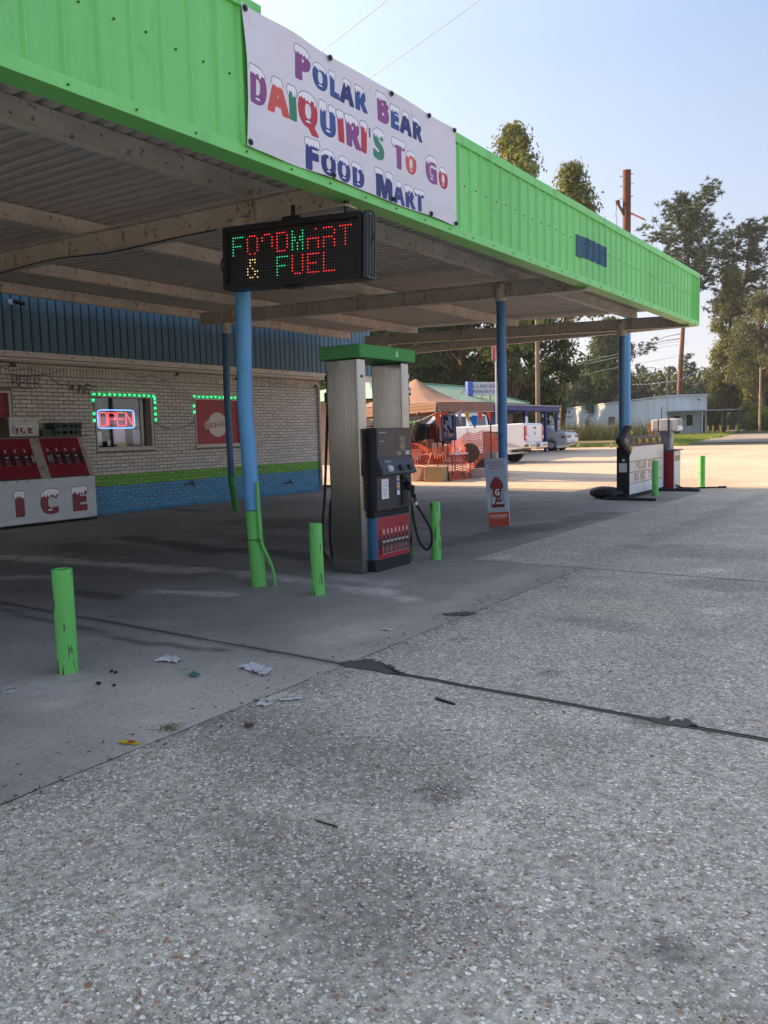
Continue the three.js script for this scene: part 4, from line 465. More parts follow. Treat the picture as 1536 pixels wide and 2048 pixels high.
{ // portable arrow letter board
  const s = thing('arrow_letter_board', 'low portable letter board with black frame and bulb lit arrow on top', 'sign', [-5.17, 0, -16.9]); const z0 = 1.15, z1 = -1.24;
  obj('cabinet', [span(-.17, -.012, .06, 1.03, z1, z0 - .01), rbox(.25, 1.0, .05, .008, [-.115, .53, z0]), span(-.17, .006, .035, .075, z1, z0 - .03), rbox(.2, 1.0, .04, .008, [-.09, .53, z1])], M.blackRough, s);
  const [c, x] = canvas(1024, 420); x.fillStyle = '#dcd5cd'; x.fillRect(0, 0, 1024, 420); const gr = x.createLinearGradient(0, 300, 300, 420); x.fillStyle = '#d5dde2'; x.fillRect(0, 320, 1024, 100); x.font = 'bold 92px sans-serif'; x.lineJoin = 'round';
  const words = (str, px, base, cols) => { let i = 0; for (const ch of str) { x.save(); x.translate(px, base); x.scale(.72, 1); x.fillStyle = x.strokeStyle = cols[i % cols.length]; x.lineWidth = 7; x.fillText(ch, 0, 0); x.strokeText(ch, 0, 0); x.restore(); px += ch === ' ' ? 55 : 58; i++; } }; words('POLAR BEAR', 200, 205, ['#8b2f45', '#4a4763', '#73314f', '#3b4d5c', '#2c4a50', '#444', '#a23a4c', '#a23a4c', '#434b5c', '#555']); words('DRINKS TO GO', 140, 305, ['#5a3350', '#86486e', '#6d5577', '#7d4768', '#4d4a72', '#80527c']);
  x.strokeStyle = 'rgba(120,105,80,.9)'; x.lineWidth = 5; obj('letter_panel', place(new THREE.PlaneGeometry(2.34, .95), [-.006, .555, -.05], [0, PI / 2, 0]), std([1, 1, 1], .35, 0, { map: ctex(c) }), s, true);
  for (const y of [.30, .52, .735]) obj('letter_rail', rbox(.014, .016, 2.34, .004, [.0, y, -.05]), std([.35, .29, .19], .6), s);
  obj('bulb_bar', rbox(.16, .21, 2.0, .008, [-.08, 1.138, -.02]), std([.17, .125, .095], .7, 0, { map: GRIME }), s);
  const arrow = [[.84, 1.16], [1.20, 1.44], [1.33, 1.42], [2.02, 1.16], [1.30, .86], [1.12, .80]].map(([z, y]) => [-z, y]);
  const dia = [[-1.02, 1.43], [-1.12, 1.44], [-1.62, 1.19], [-1.61, 1.13], [-1.10, .86], [-1.0, .92], [-.98, 1.2]];
  const g = poly(dia, .08, .012); g.rotateY(PI / 2); g.translate(-.09, 0, 0); obj('arrow_head', g, M.blackRough, s); const g2 = poly(dia.map(([a, b]) => [-1.25 + (a + 1.25) * .74, 1.15 + (b - 1.15) * .76]), .012); g2.rotateY(PI / 2); g2.translate(.004, 0, 0); obj('arrow_face', g2, std([.13, .10, .085], .7, 0, { map: GRIME }), s);
  const bulb = (y, z) => obj('bulb', [place(new THREE.SphereGeometry(.055, 14, 8, 0, 2 * PI, 0, PI / 2), [.012, y, z], [0, 0, -PI / 2])], std([.55, .42, .04], .25), s); for (const z of [.62, .16, -.32, -.76]) bulb(1.14, z); bulb(1.31, 1.12); bulb(1.0, 1.12); bulb(1.15, 1.40).material = std([.35, .33, .30], .4);
  obj('notice_sticker', [quad(.16, .18, [-.11, .62, z0 + .0255]), quad(.05, .05, [-.10, .77, z0 + .0255])], std([.62, .65, .68], .5), s);
  obj('foot_bar', [rbox(1.02, .05, .06, .008, [.12, .03, 1.48]), rbox(.06, .05, .5, .008, [-.115, .03, 1.28])], M.black, s); obj('foot_bar', rbox(.95, .05, .06, .008, [.35, .03, -1.0]), M.black, s);
  const bag = thing('sandbag', 'lumpy black plastic bag of ballast at the foot of the arrow letter board', 'bag', [-5.62, 0, -15.72]); const bg = new THREE.SphereGeometry(1, 40, 20), p = bg.attributes.position; for (let i = 0; i < p.count; i++) { const X = p.getX(i), Y = p.getY(i), Z = p.getZ(i), n = 1 + .18 * (fbm(X * 4 + 5, Z * 4 + Y * 3, 4, 4) - .5) + .05 * Math.sin(X * 20 + 4 * Z); p.setXYZ(i, X * .33 * n, Math.max(.003, .12 + Math.sign(Y) * Math.abs(Y) ** .8 * .125 * n), Z * .17 * n); } bg.computeVertexNormals(); obj('bag', bg, std([.02, .02, .022], .5), bag);
}
{ // old white pump
  const p = thing('old_fuel_pump', 'old white fuel pump with boxy head and red side behind the arrow letter board', 'fuel pump', [-5.13, 0, -18.52]);
  obj('cabinet', rbox(.34, .86, .50, .01, [-.02, .44, 0]), M.white, p); obj('red_side', rbox(.30, .84, .012, .003, [-.01, .44, .258]), paint([.28, .02, .025], .5), p); obj('grey_back', rbox(.12, 1.30, .46, .01, [-.24, .65, -.01]), paint([.25, .26, .27], .6), p); obj('tan_label', rbox(.006, .12, .40, .002, [.152, .70, 0]), paint([.45, .34, .2], .7), p);
  obj('tray', rbox(.42, .025, .56, .006, [.0, .885, .0]), M.darkGrey, p); obj('neck', [rbox(.30, .46, .30, .01, [-.14, 1.09, -.05])], paint([.33, .35, .37], .6), p); obj('neck_label', rbox(.006, .4, .18, .002, [.013, 1.1, -.07]), paint([.55, .52, .46], .7), p);
  const hd = obj('head', [rbox(.165, .27, .46, .03, [-.29, 1.44, -.02]), rbox(.2, .28, .48, .025, [-.10, 1.445, -.02]), rbox(.18, .28, .46, .03, [.10, 1.445, -.02])], M.white, p); obj('display', rbox(.01, .13, .34, .003, [.192, 1.50, -.02]), M.glassDark, hd); obj('display_trim', rbox(.02, .075, .44, .006, [.192, 1.37, -.02]), M.whitePlain, hd); obj('head_seam', [rbox(.014, .27, .47, .003, [-.203, 1.445, -.02]), rbox(.014, .27, .47, .003, [.004, 1.445, -.02])], M.black, hd);
  obj('rusty_flap', rbox(.10, .3, .36, .01, [-.42, 1.36, -.05], [0, 0, .2]), paint([.33, .22, .15], .9), p); obj('base_plate', rbox(.7, .03, .62, .004, [.05, .015, 0]), M.blackRough, p); obj('hose', tube([[.16, .1, .15], [.32, .03, .1], [.6, .025, -.15], [.85, .025, -.3], [1.0, .022, -.33]], .022, 8), M.rubber, p); obj('nozzle', [bar([.95, .03, -.33], [1.12, .035, -.35], .028), bar([.2, .04, .28], [.5, .03, .1], .02)], M.black, p);
}
{ // sign pole: bare rust above the canopy, painted below
  const p = thing('sign_pole', 'tall steel pole rusty at the top and painted blue below the canopy', 'pole', [-5.99, 0, -18.08]), rr2 = .088;
  obj('rusty_upper', cyl(rr2, rr2, 3.0, [0, 5.52, 0], [0, 0, 0], 22), M.rust, p); obj('blue_lower', cyl(rr2 + .001, rr2 + .001, 3.3, [0, 2.37, 0], [0, 0, 0], 22), M.bluePost, p); obj('green_foot', cyl(rr2 + .002, rr2 + .002, .72, [0, .36, 0], [0, 0, 0], 22), M.greenPost, p);
  obj('cap', cyl(rr2 + .004, rr2 + .004, .02, [0, 7.03, 0], [0, 0, 0], 22), M.rust, p); for (const y of [6.45, 6.72, 6.93]) obj('step_bolt', bar([-.15, y, .02], [.15, y + .01, .02], .008, 6), M.rust, p);
  obj('broken_arm', [bar([.06, 6.13, .04], [.42, 5.90, .14], .022, 8), bar([.42, 5.90, .14], [.47, 5.86, .15], .01, 6)], paint([.28, .11, .09], .8), p); obj('bracket', [bar([-.05, 6.1, .07], [-.17, 6.34, .06], .03, 8), rbox(.08, .09, .08, .01, [-.18, 6.38, .06])], M.rust, p); obj('wire', [tube([[-.18, 6.36, .1], [-.12, 6.25, .12], [.0, 6.2, .1], [.02, 6.05, .1]], .008, 5), tube([[-.2, 6.35, .07], [-.22, 6.1, .06], [-.2, 6.0, .05], [-.3, 5.7, .02], [-.42, 5.2, 0]], .007, 5)], M.darkGrey, p);
}
{ // litter
  const crumple = (w, d, h, s, n = 14) => { w *= .86; d *= .86; h *= .7; const g = new THREE.PlaneGeometry(w, d, n, n), p = g.attributes.position; for (let i = 0; i < p.count; i++) { const x = p.getX(i), y = p.getY(i), u = x / w, v = y / d, e = 1 + .5 * (fbm(u * 5 + s, v * 5, s, 3) - .5) * (Math.abs(u) + Math.abs(v) > .55 ? 1 : 0); p.setXYZ(i, x * e, .004 + h * fbm(u * 6 + s, v * 6, s, 3) ** 1.6, -y * e + .3 * d * (fbm(u * 3, s, s, 2) - .5)); } g.computeVertexNormals(); return g; };
  const pap = std([.60, .60, .62], .8), L = (n, l, c, x, z, a, parts) => { const t = thing(n, l, c, [x, 0, z], a); for (const [nm, g, m] of parts) obj(nm, g, m, t); return t; };
  L('paper_scrap', 'crumpled white napkin lying on the dark slab right of the lone bollard', 'paper', -4.03, -3.28, .3, [['sheet', crumple(.19, .11, .05, 3), pap]]);
  L('paper_scrap', 'largest torn white paper on the dark slab near the slab edge', 'paper', -3.40, -3.42, -.2, [['sheet', crumple(.22, .13, .045, 9), pap], ['sheet', place(crumple(.13, .08, .05, 12), [.10, .004, .03]), pap]]);
  L('paper_scrap', 'small white paper piece on the slab edge below the torn paper', 'paper', -2.90, -2.96, .4, [['sheet', crumple(.075, .05, .03, 15), pap]]); L('paper_scrap', 'faint flat paper strip beside the edge of the dark slab', 'paper', -2.84, -3.1, .8, [['sheet', crumple(.14, .025, .02, 18), pap]]);
  L('candy_wrapper', 'yellow candy wrapper with red print on the dark slab at lower left', 'wrapper', -3.08, -2.25, .25, [['foil', crumple(.125, .04, .012, 21), std([.68, .50, .02], .35)], ['red_print', rbox(.035, .002, .02, .001, [.01, .013, .0]), std([.45, .06, .03], .5)]]);
  L('candy_wrapper', 'teal foil wrapper between the crumpled napkin and the yellow wrapper', 'wrapper', -3.64, -3.14, -.3, [['foil', crumple(.09, .055, .035, 24), std([.07, .22, .22], .35)]]); L('leaf', 'small bright green leaf beside the teal foil wrapper', 'leaf', -3.80, -3.20, .9, [['blade', crumple(.055, .014, .01, 33, 6), std([.2, .55, .1], .6)]]);
  L('leaf', 'curled brown leaf on the aggregate at lower left centre', 'leaf', -2.75, -2.70, .4, [['blade', crumple(.055, .05, .035, 27, 8), std([.11, .06, .035], .8)]]); L('paper_scrap', 'cream scrap on the grey concrete beyond the large joint', 'paper', -3.27, -4.62, .1, [['sheet', crumple(.10, .06, .02, 30), std([.58, .54, .42], .8)]]);
  L('flat_stick', 'short black flat stick on the aggregate below the long joint', 'stick', -2.11, -3.49, -.22, [['stick', rbox(.135, .009, .018, .003, [0, .006, 0]), M.black]]); L('flat_stick', 'thin dark splinter on the aggregate at lower centre', 'stick', -1.80, -2.13, .05, [['stick', rbox(.10, .006, .006, .002, [0, .005, 0]), std([.06, .045, .035], .9)]]);
  const tw = std([.14, .10, .05], .9); L('twig_clump', 'clump of dry grass and twigs on the dark slab near the yellow wrapper', 'twigs', -3.06, -2.46, 0, [['twig', Array.from({ length: 26 }, (_, i) => { const a = hash(i, 1, 2) * 6.3, r = .02 + .07 * hash(i, 2, 2), x = (hash(i, 3, 2) - .5) * .1, z = (hash(i, 4, 2) - .5) * .06; return bar([x, .004, z], [x + Math.cos(a) * r, .006 + .016 * hash(i, 5, 2), z + Math.sin(a) * r * .7], .0016, 4); }), tw]]);
  L('bottle_cap_ring', 'white ring shaped scrap at the left edge of the dark slab', 'ring', -4.36, -2.40, 0, [['ring', place(new THREE.TorusGeometry(.045, .006, 6, 24), [0, .006, 0], [PI / 2, 0, 0]), std([.4, .4, .4], .8)]]);
  const peb = []; for (let i = 0; i < 5; i++) { const g = new THREE.IcosahedronGeometry(.006 + .006 * hash(i, 6, 1), 1); g.scale(1, .7, 1.2); g.translate((hash(i, 7, 1) - .5) * .34, .01, (hash(i, 8, 1) - .5) * .3); peb.push(g); } stuff(tag(obj('dirt_crumbs', peb.map((g) => g.translate(-3.98, 0, -2.78)), std([.02, .018, .016], .95)), 'black crumbs of dirt beside the foot of the lone bollard', 'dirt'));
  const deb = []; for (let i = 0; i < 260; i++) { const z = -1.6 - 7 * hash(i, 1, 9) ** 1.3, x = -3.05 + (hash(i, 2, 9) - .5) * (i % 3 ? .35 : 5.5), a = hash(i, 3, 9) * 6.3, r = .006 + .02 * hash(i, 4, 9); if (z < -7.6) continue; deb.push(bar([x, .004, z], [x + Math.cos(a) * r, .006, z + Math.sin(a) * r], .0014 + .0016 * hash(i, 5, 9), 4)); }
  stuff(tag(obj('plant_debris', deb, std([.10, .07, .045], .95)), 'tiny bits of dry leaf and twig strewn along the slab edge', 'debris'));
}
// ---------------------------------------------------------------- vendor tent and its stall
const cloth = (c) => std(c, .85, 0);
{ // pop-up tent
  const A = [-12.10, -19.8], w = 6.1, d = 2.2, yE = 2.30, yP = 3.16, t = thing('pop_up_tent', 'brown pop up vendor tent with peaked roof beyond the pumps', 'tent', [-12.06, .0, -19.8], -.349);
  const tm = std([.26, .155, .115], .85, 0, { side: THREE.DoubleSide }), xs = [0, -w], zs = [0, -d];
  const surf = (fy, u0, u1, v0, v1, n, f) => { const g = new THREE.PlaneGeometry(1, 1, n, n), p = g.attributes.position; for (let i = 0; i < p.count; i++) { const q = f(p.getX(i) + .5, p.getY(i) + .5); p.setXYZ(i, ...q); } g.computeVertexNormals(); return g; };
  const roof = surf(null, 0, 1, 0, 1, 56, (u, v) => { const x = -w * u, z = -d * v, a = Math.min(v, 1 - v) * 2, xp = Math.min(1, Math.min(u, 1 - u) * w / 1.45), k = Math.min(a, xp), peak = Math.max(0, 1 - Math.hypot(u * w - 1.45, (v - .5) * d) / 1.0); const c = 2.4, dx = (u * w - c) / (u * w < c ? c : w - c), dz = (v * d - d / 2) / (d / 2), q = Math.max(Math.abs(dx), Math.abs(dz)), r = Math.hypot(dx, dz); let y = yE + (yP - yE) * (.34 * (1 - q) ** 1.4 + .66 * Math.max(0, 1 - r / .95) ** 1.6); y += .03 * (fbm(u * 14, v * 10, 4, 3) - .5) * Math.min(1, 8 * Math.min(u, 1 - u, v, 1 - v)); return [x, y, z]; });
  obj('roof_cloth', roof, tm, t);
  const val = (len, f) => surf(null, 0, 1, 0, 1, 24, (u, v) => { const sag = .03 * Math.sin(u * PI), dx = .012 * Math.sin(u * 30 + v * 2) * v; return f(u * len, yE - .27 * v - sag, dx + .02 * v); });
  obj('valance', val(w, (s, y, q) => [-s, y, q]), tm, t); obj('valance', val(d, (s, y, q) => [q, y, -s]), tm, t); obj('valance', val(d, (s, y, q) => [-w - q, y, -s]), tm, t); obj('valance', val(w, (s, y, q) => [-s, y, -d - q]), tm, t);
  obj('valance_seam', [surf(null, 0, 1, 0, 1, 20, (u, v) => [-w * u, yE - .16 - .012 * v - .03 * Math.sin(u * PI), .026]), surf(null, 0, 1, 0, 1, 20, (u, v) => [-w * u, yE - .075 - .01 * v - .03 * Math.sin(u * PI), .02])], std([.16, .10, .075], .9), t);
  for (const x of [-.06, -w + .06]) for (const z of [-.06, -d + .06]) obj('pole', bar([x, .0, z], [x, yE, z], .019, 8), M.black, t); obj('pole', bar([-2.8, 0, -.06], [-2.8, yE, -.06], .019, 8), M.black, t);
  obj('scissor_frame', [[-.06, -.06, -2.8, -.06], [-2.8, -.06, -w + .06, -.06], [-.06, -.06, -.06, -d + .06]].flatMap(([a, b, c, e]) => [bar([a, 2.2, b], [(a + c) / 2, 1.98, (b + e) / 2], .012, 6), bar([(a + c) / 2, 2.2, (b + e) / 2], [c, 1.98, e], .012, 6), bar([a, 1.98, b], [(a + c) / 2, 2.2, (b + e) / 2], .012, 6)]), M.black, t);
}
{ // string of pennants round the tent edge
  const p = thing('pennant_string', 'string of coloured triangular pennants under the tent edge', 'bunting', [-12.0, 2.0, -19.75], -.349), C = { o: [.80, .10, .02], g: [.01, .28, .04], y: [.62, .40, .03], b: [.02, .13, .52], w: [.35, .36, .5] };
  const fl = (x, y, z, c, h = .42, w = .16, a = 0) => { const s = new THREE.Shape([new THREE.Vector2(-w / 2, 0), new THREE.Vector2(w / 2, 0), new THREE.Vector2(.03, -h)]), g = new THREE.ShapeGeometry(s, 4); const q = place(g, [x, y, z], [.08, a, .05]); obj('pennant', q, cloth(C[c]), p); };
  fl(.03, -.02, .05, 'o', .52, .2, .5); fl(.1, -.02, -.15, 'o', .12, .25, 1.1); fl(-1.1, -.22, .03, 'g', .34, .2, .2); fl(.06, .0, -.75, 'w', .4, .14, 1.2); fl(.06, 0, -1.05, 'y', .38, .16, .9); fl(.06, -.12, -1.28, 'b', .38, .3, 1.1); fl(.06, 0, -1.55, 'o', .30, .16, .9); fl(.06, .0, -1.9, 'o', .34, .15, .9); fl(-2.2, -.2, .03, 'y', .3, .18, .2); fl(-3.2, -.16, .03, 'b', .3, .18, .2);
  obj('cord', [tube([[.0, 0, 0], [.07, -.06, -.4], [.06, 0, -.8], [.06, 0, -1.5], [.06, .02, -2.2]], .006, 5), tube([[0, 0, .03], [-.8, -.2, .03], [-1.6, -.24, .03], [-3.4, -.1, .03]], .006, 5)], M.whitePlain, p);
}
{ // goods of the stall
  const bp = thing('backpack', 'black backpack hanging under the front edge of the tent', 'bag', [-12.62, 1.22, -19.7]); const g = new THREE.SphereGeometry(1, 20, 14), q = g.attributes.position; for (let i = 0; i < q.count; i++) { const n = 1 + .5 * (fbm(q.getX(i) * 2.4 + 4, q.getY(i) * 2.4 + q.getZ(i), 3, 3) - .5); q.setXYZ(i, q.getX(i) * .27 * n, .24 + q.getY(i) * .29 * n, q.getZ(i) * .14); } g.computeVertexNormals(); obj('sack', g, std([.006, .006, .008], 1), bp); obj('strap', tube([[-.1, .5, 0], [-.05, .72, .0], [.02, .82, 0], [.08, .7, 0], [.12, .48, 0]], .014, 6), M.black, bp); obj('tassel', tube([[.12, -.05, .1], [.18, -.1, .1], [.16, -.16, .1]], .012, 6), paint([.4, .03, .05], .8), bp);
  const [c, x] = canvas(256, 512); x.fillStyle = '#1c2140'; x.fillRect(0, 0, 256, 512); x.strokeStyle = '#a9aec2'; x.lineWidth = 5; x.strokeRect(24, 20, 208, 430); x.fillStyle = '#6c86ad'; x.beginPath(); x.moveTo(110, 20); x.bezierCurveTo(150, 90, 100, 160, 150, 260); x.lineTo(195, 300); x.bezierCurveTo(165, 180, 200, 100, 165, 20); x.fill(); x.fillStyle = '#b9a3ad'; for (let k = 0; k < 16; k++) { x.beginPath(); x.ellipse(88 + 20 * Math.sin(k * .7), 120 + k * 17, 34, 5, .5, 0, 2 * PI); x.fill(); } for (let k = 0; k < 5; k++) { x.beginPath(); x.ellipse(70 + k * 28, 390 + 10 * Math.abs(k - 2), 9, 46, (k - 2) * .35, 0, 2 * PI); x.fill(); } x.fillStyle = '#5d6488'; for (let k = 0; k < 6; k++) x.fillRect(40 + k * 32, 468, 14, 26);
  const tw = thing('printed_towel', 'dark blue towel with a pale pattern hanging at the tent corner', 'towel', [-11.72, 1.56, -19.90]); const tg = new THREE.PlaneGeometry(.42, .74, 20, 10), tp = tg.attributes.position; for (let i = 0; i < tp.count; i++) tp.setZ(i, .02 * Math.sin(tp.getX(i) * 22 + tp.getY(i) * 3)); tg.computeVertexNormals(); place(tg, [0, 0, 0], [0, .55, .03]); obj('cloth', tg, std([1, 1, 1], .9, 0, { map: ctex(c) }), tw, true); obj('hanging_cord', [bar([-.18, .37, .08], [-.24, .52, .1], .006, 5), bar([.2, .37, -.1], [.32, .5, -.2], .006, 5)], M.whitePlain, tw); const tw2 = thing('printed_towel', 'narrow pale towel half hidden behind the dark blue towel', 'towel', [-11.96, 1.52, -19.96]); const g2 = new THREE.PlaneGeometry(.2, .68, 10, 6), p2 = g2.attributes.position; for (let i = 0; i < p2.count; i++) p2.setZ(i, .02 * Math.sin(p2.getX(i) * 40)); g2.computeVertexNormals(); obj('cloth', g2, std([.42, .34, .40], .9), tw2);
  const tb = thing('folding_table', 'white folding table behind the orange mesh fence', 'table', [-12.75, 0, -20.25]); obj('tabletop', rbox(2.5, .045, .75, .015, [0, .80, 0]), M.white, tb); for (const a of [-1.1, 1.1]) for (const b of [-.28, .28]) obj('leg', bar([a, 0, b], [a * .98, .78, b], .014, 8), M.darkGrey, tb);
  const bx = (l, cx, y, cz, w, h, d, col, a = 0) => { const b = thing('carton', l, 'box', [cx, y, cz], a); obj('carton', rbox(w, h, d, .006, [0, h / 2, 0]), cloth(col), b); obj('tape', rbox(.05, .002, d * .98, .001, [0, h + .001, 0]), cloth(col.map((k) => k * .8)), b); return b; };
  bx('brown cardboard box on the ground in front of the orange mesh fence', -12.0, 0, -19.62, .56, .46, .42, [.40, .27, .15], .1);
  bx('dark goods box piled at the left end of the white folding table', -13.45, .825, -20.3, .6, .52, .4, [.10, .05, .045], .05); bx('reddish goods box in the middle of the white folding table', -12.85, .825, -20.35, .5, .40, .35, [.16, .07, .06], -.1); bx('pale carton at the right of the white folding table', -12.28, .825, -20.15, .22, .30, .25, [.5, .42, .36], .2); bx('small pale carton at the right end of the white folding table', -11.92, .825, -20.2, .18, .26, .2, [.5, .40, .34], -.2); bx('low pink goods pile at the front of the white folding table', -13.1, .825, -20.02, .7, .13, .22, [.48, .26, .24], 0);
  bx('white storage bin with a dark rim among the goods behind the right fence', -11.5, .05, -21.3, .7, .28, .4, [.45, .40, .38], .3); bx('grey carton near the right end of the orange mesh fence', -11.6, .45, -22.1, .6, .32, .4, [.40, .36, .35], .2); bx('heap of bright magazines in a box behind the right fence', -11.95, .03, -20.75, .5, .24, .4, [.20, .19, .18], .5);
  const bk = thing('plastic_bucket', 'translucent white plastic tub left of the cardboard box', 'bucket', [-12.75, .0, -19.72]); obj('tub', lathe([[.0, .005], [.21, .005], [.235, .40], [.245, .42], [.225, .42], [.2, .03]], 24), std([.62, .48, .44], .4), bk); obj('rim', place(new THREE.TorusGeometry(.24, .012, 6, 28), [0, .42, 0], [PI / 2, 0, 0]), std([.6, .3, .26], .5), bk);
  const st = thing('wooden_stick', 'thin wooden stick leaning on the fence between tub and cardboard box', 'stick', [-12.42, 0, -19.62]); obj('shaft', bar([-.05, 0, .03], [.22, 1.0, -.22], .014, 8), cloth([.55, .25, .14]), st);
  const bs = thing('round_basket', 'large round woven basket lid standing among the goods', 'basket', [-11.58, .80, -20.85], .5); const bpf = []; for (let k = 1; k < 9; k++) bpf.push(place(new THREE.TorusGeometry(.034 * k, .018, 5, 26), [0, 0, .01 * k])); obj('coil', bpf, cloth([.115, .085, .06]), bs); obj('brace', bar([0, -.8, -.1], [0, .1, -.02], .02, 6), M.wood, bs);
  const tarp = thing('dark_tarp', 'dark folded tarpaulin heap behind the right part of the fence', 'tarp', [-11.75, .03, -22.2]); const hg = new THREE.SphereGeometry(1, 24, 14), hp = hg.attributes.position; for (let i = 0; i < hp.count; i++) { const n = 1 + .35 * (fbm(hp.getX(i) * 3 + 3, hp.getZ(i) * 3 + hp.getY(i) * 2, 6, 4) - .5); hp.setXYZ(i, hp.getX(i) * .4 * n, Math.max(.01, hp.getY(i) * .55 * n), hp.getZ(i) * 1.1 * n); } hg.computeVertexNormals(); obj('cloth', hg, cloth([.05, .03, .03]), tarp);
  const ch = thing('vendor_sign_board', 'grey board with an orange painted figure on the right tent pole', 'sign', [-11.96, 1.05, -22.92], .75); obj('board', rbox(.52, .66, .03, .006, [0, 0, 0]), cloth([.33, .28, .28]), ch); obj('orange_mark', [rbox(.18, .2, .008, .003, [-.03, .13, .019], [0, 0, .3]), rbox(.1, .14, .008, .003, [.03, -.03, .019], [0, 0, -.3])], cloth([.5, .2, .04]), ch); obj('dark_mark', rbox(.05, .36, .008, .003, [.1, -.04, .021]), cloth([.07, .05, .05]), ch); obj('top_rail', rbox(.54, .03, .05, .006, [0, .34, 0]), M.black, ch);
  const rk = thing('clothes_rack', 'rack of dark hanging clothes in the shade of the tent', 'clothes rack', [-14.3, 0, -21.9]); obj('rail', [bar([-1.8, 1.7, 0], [1.6, 1.7, 0], .018), bar([-1.8, 0, 0], [-1.8, 1.7, 0], .018), bar([1.6, 0, 0], [1.6, 1.7, 0], .018)], M.black, rk); for (let k = 0; k < 12; k++) obj('garment', rbox(.22, .75 + .2 * hash(k, 1, 1), .4, .03, [-1.6 + k * .27, 1.2, 0], [0, .5, 0]), cloth([[.03, .03, .08], [.09, .02, .02], [.02, .02, .02], [.12, .1, .09]][k % 4]), rk);
}
{ // orange safety mesh: vertical and level strands with real openings
  const f = thing('safety_fence', 'orange plastic safety mesh fence strung round the vendor stall', 'fence'), om = new THREE.MeshPhysicalMaterial({ color: RGB(.88, .15, .07), roughness: .6, transmission: .3, thickness: 0, side: THREE.DoubleSide }), H = 1.28;
  const run = (pts, name) => { const cv = new THREE.CatmullRomCurve3(pts.map(([x, z, y]) => V(x, y ?? H, z)), false, 'catmullrom', .1), L = cv.getLength(), n = Math.round(L / .085), m = 19, g = [];
    const P = (i, j) => { const q = cv.getPointAt(i / n); const y = q.y * j / m, bulge = .04 * Math.sin(i * .5 + j * .4) + .03 * Math.sin(i * .17 + j); return V(q.x + bulge * .4, y + .025 * Math.sin(i * .6) * (j / m), q.z + bulge); };
    const strip = (a, b, w) => { const d = b.clone().sub(a), up = Math.abs(d.y) > .7 * d.length() ? V(.7, 0, .5) : V(0, 1, 0); const s = d.clone().cross(up).cross(d).normalize().multiplyScalar(w / 2), e = d.clone().cross(s).normalize().multiplyScalar(.003); const v = [a.clone().add(s).add(e), b.clone().add(s).add(e), b.clone().sub(s).add(e), a.clone().sub(s).add(e), a.clone().add(s).sub(e), b.clone().add(s).sub(e), b.clone().sub(s).sub(e), a.clone().sub(s).sub(e)], q = [[0, 1, 2, 3], [7, 6, 5, 4], [0, 4, 5, 1], [3, 2, 6, 7]], o = []; for (const [i, j, k, l] of q) for (const t of [i, j, k, i, k, l]) o.push(v[t].x, v[t].y, v[t].z); return o; };
    const pos = []; for (let j = 0; j <= m; j++) for (let i = 0; i < n; i++) pos.push(...strip(P(i, j), P(i + 1, j), .021)); for (let i = 0; i <= n; i++) for (let j = 0; j < m; j++) pos.push(...strip(P(i, j), P(i, j + 1), .024));
    const bg = new THREE.BufferGeometry(); bg.setAttribute('position', new THREE.Float32BufferAttribute(pos, 3)); bg.computeVertexNormals(); stuff(obj('mesh', bg, om, f)); };
  run([[-15.6, -19.72, 1.3], [-13.6, -19.74, 1.32], [-12.9, -19.78, 1.12], [-12.3, -19.82, .98], [-11.72, -19.84, 1.02]]); run([[-11.70, -19.86, 1.0], [-11.62, -20.6, 1.35], [-11.68, -21.6, 1.40], [-11.62, -22.3, 1.45], [-11.66, -23.0, 1.05]]);
  for (const [x, z] of [[-11.72, -19.82], [-11.66, -22.95], [-14.4, -19.74]]) obj('stake', bar([x, 0, z], [x, 1.5, z], .016, 8), M.black, f);
}

// ---------------------------------------------------------------- vehicles
function wheel(parent, x, y, z, r, w, side) {                        // axis along z
  const t = obj('wheel', lathe([[r * .60, -w / 2], [r * .93, -w / 2], [r, -w * .36], [r, w * .36], [r * .93, w / 2], [r * .60, w / 2]], 32).rotateX(PI / 2).translate(x, y, z), M.tyre, parent);
  const s = side, zf = z + s * w * .28; obj('rim', [lathe([[0, 0], [r * .16, .02], [r * .2, .0], [r * .5, -.03], [r * .56, .0], [r * .61, .015], [r * .61, -.06]], 28).rotateX(s * PI / 2).translate(x, y, zf), ...Array.from({ length: 5 }, (_, k) => rbox(r * .4, r * .15, .03, .01, [x + Math.cos(k * 1.2566) * r * .35, y + Math.sin(k * 1.2566) * r * .35, zf + s * .012], [0, 0, k * 1.2566]))], M.alu, t); obj('hub_shadow', lathe([[0, 0], [r * .58, 0]], 20).rotateX(PI / 2).translate(x, y, z), M.black, t); return t;
}
function sideBody(pts, arches, W, bev) {                             // side outline with wheel arches, extruded across and tapered in towards the roof
  const s = new THREE.Shape(); pts.forEach(([x, y], i) => (i ? s.lineTo(x, y) : s.moveTo(x, y))); for (const [cx, cy, r] of arches) { s.lineTo(cx + r, cy - .12); s.absarc(cx, cy, r, 0, PI, false); s.lineTo(cx - r, cy - .12); } s.closePath();
  const g = new THREE.ExtrudeGeometry(s, { depth: W - 2 * bev, bevelEnabled: true, bevelSize: bev * .5, bevelThickness: bev, bevelSegments: 4, curveSegments: 16 }); g.translate(0, 0, -(W - 2 * bev) / 2); return g;
}
function taper(g, y0, y1, k) { const p = g.attributes.position; for (let i = 0; i < p.count; i++) { const y = p.getY(i); if (y > y0) p.setZ(i, p.getZ(i) * (1 - k * (y - y0) / (y1 - y0))); } g.computeVertexNormals(); return g; }
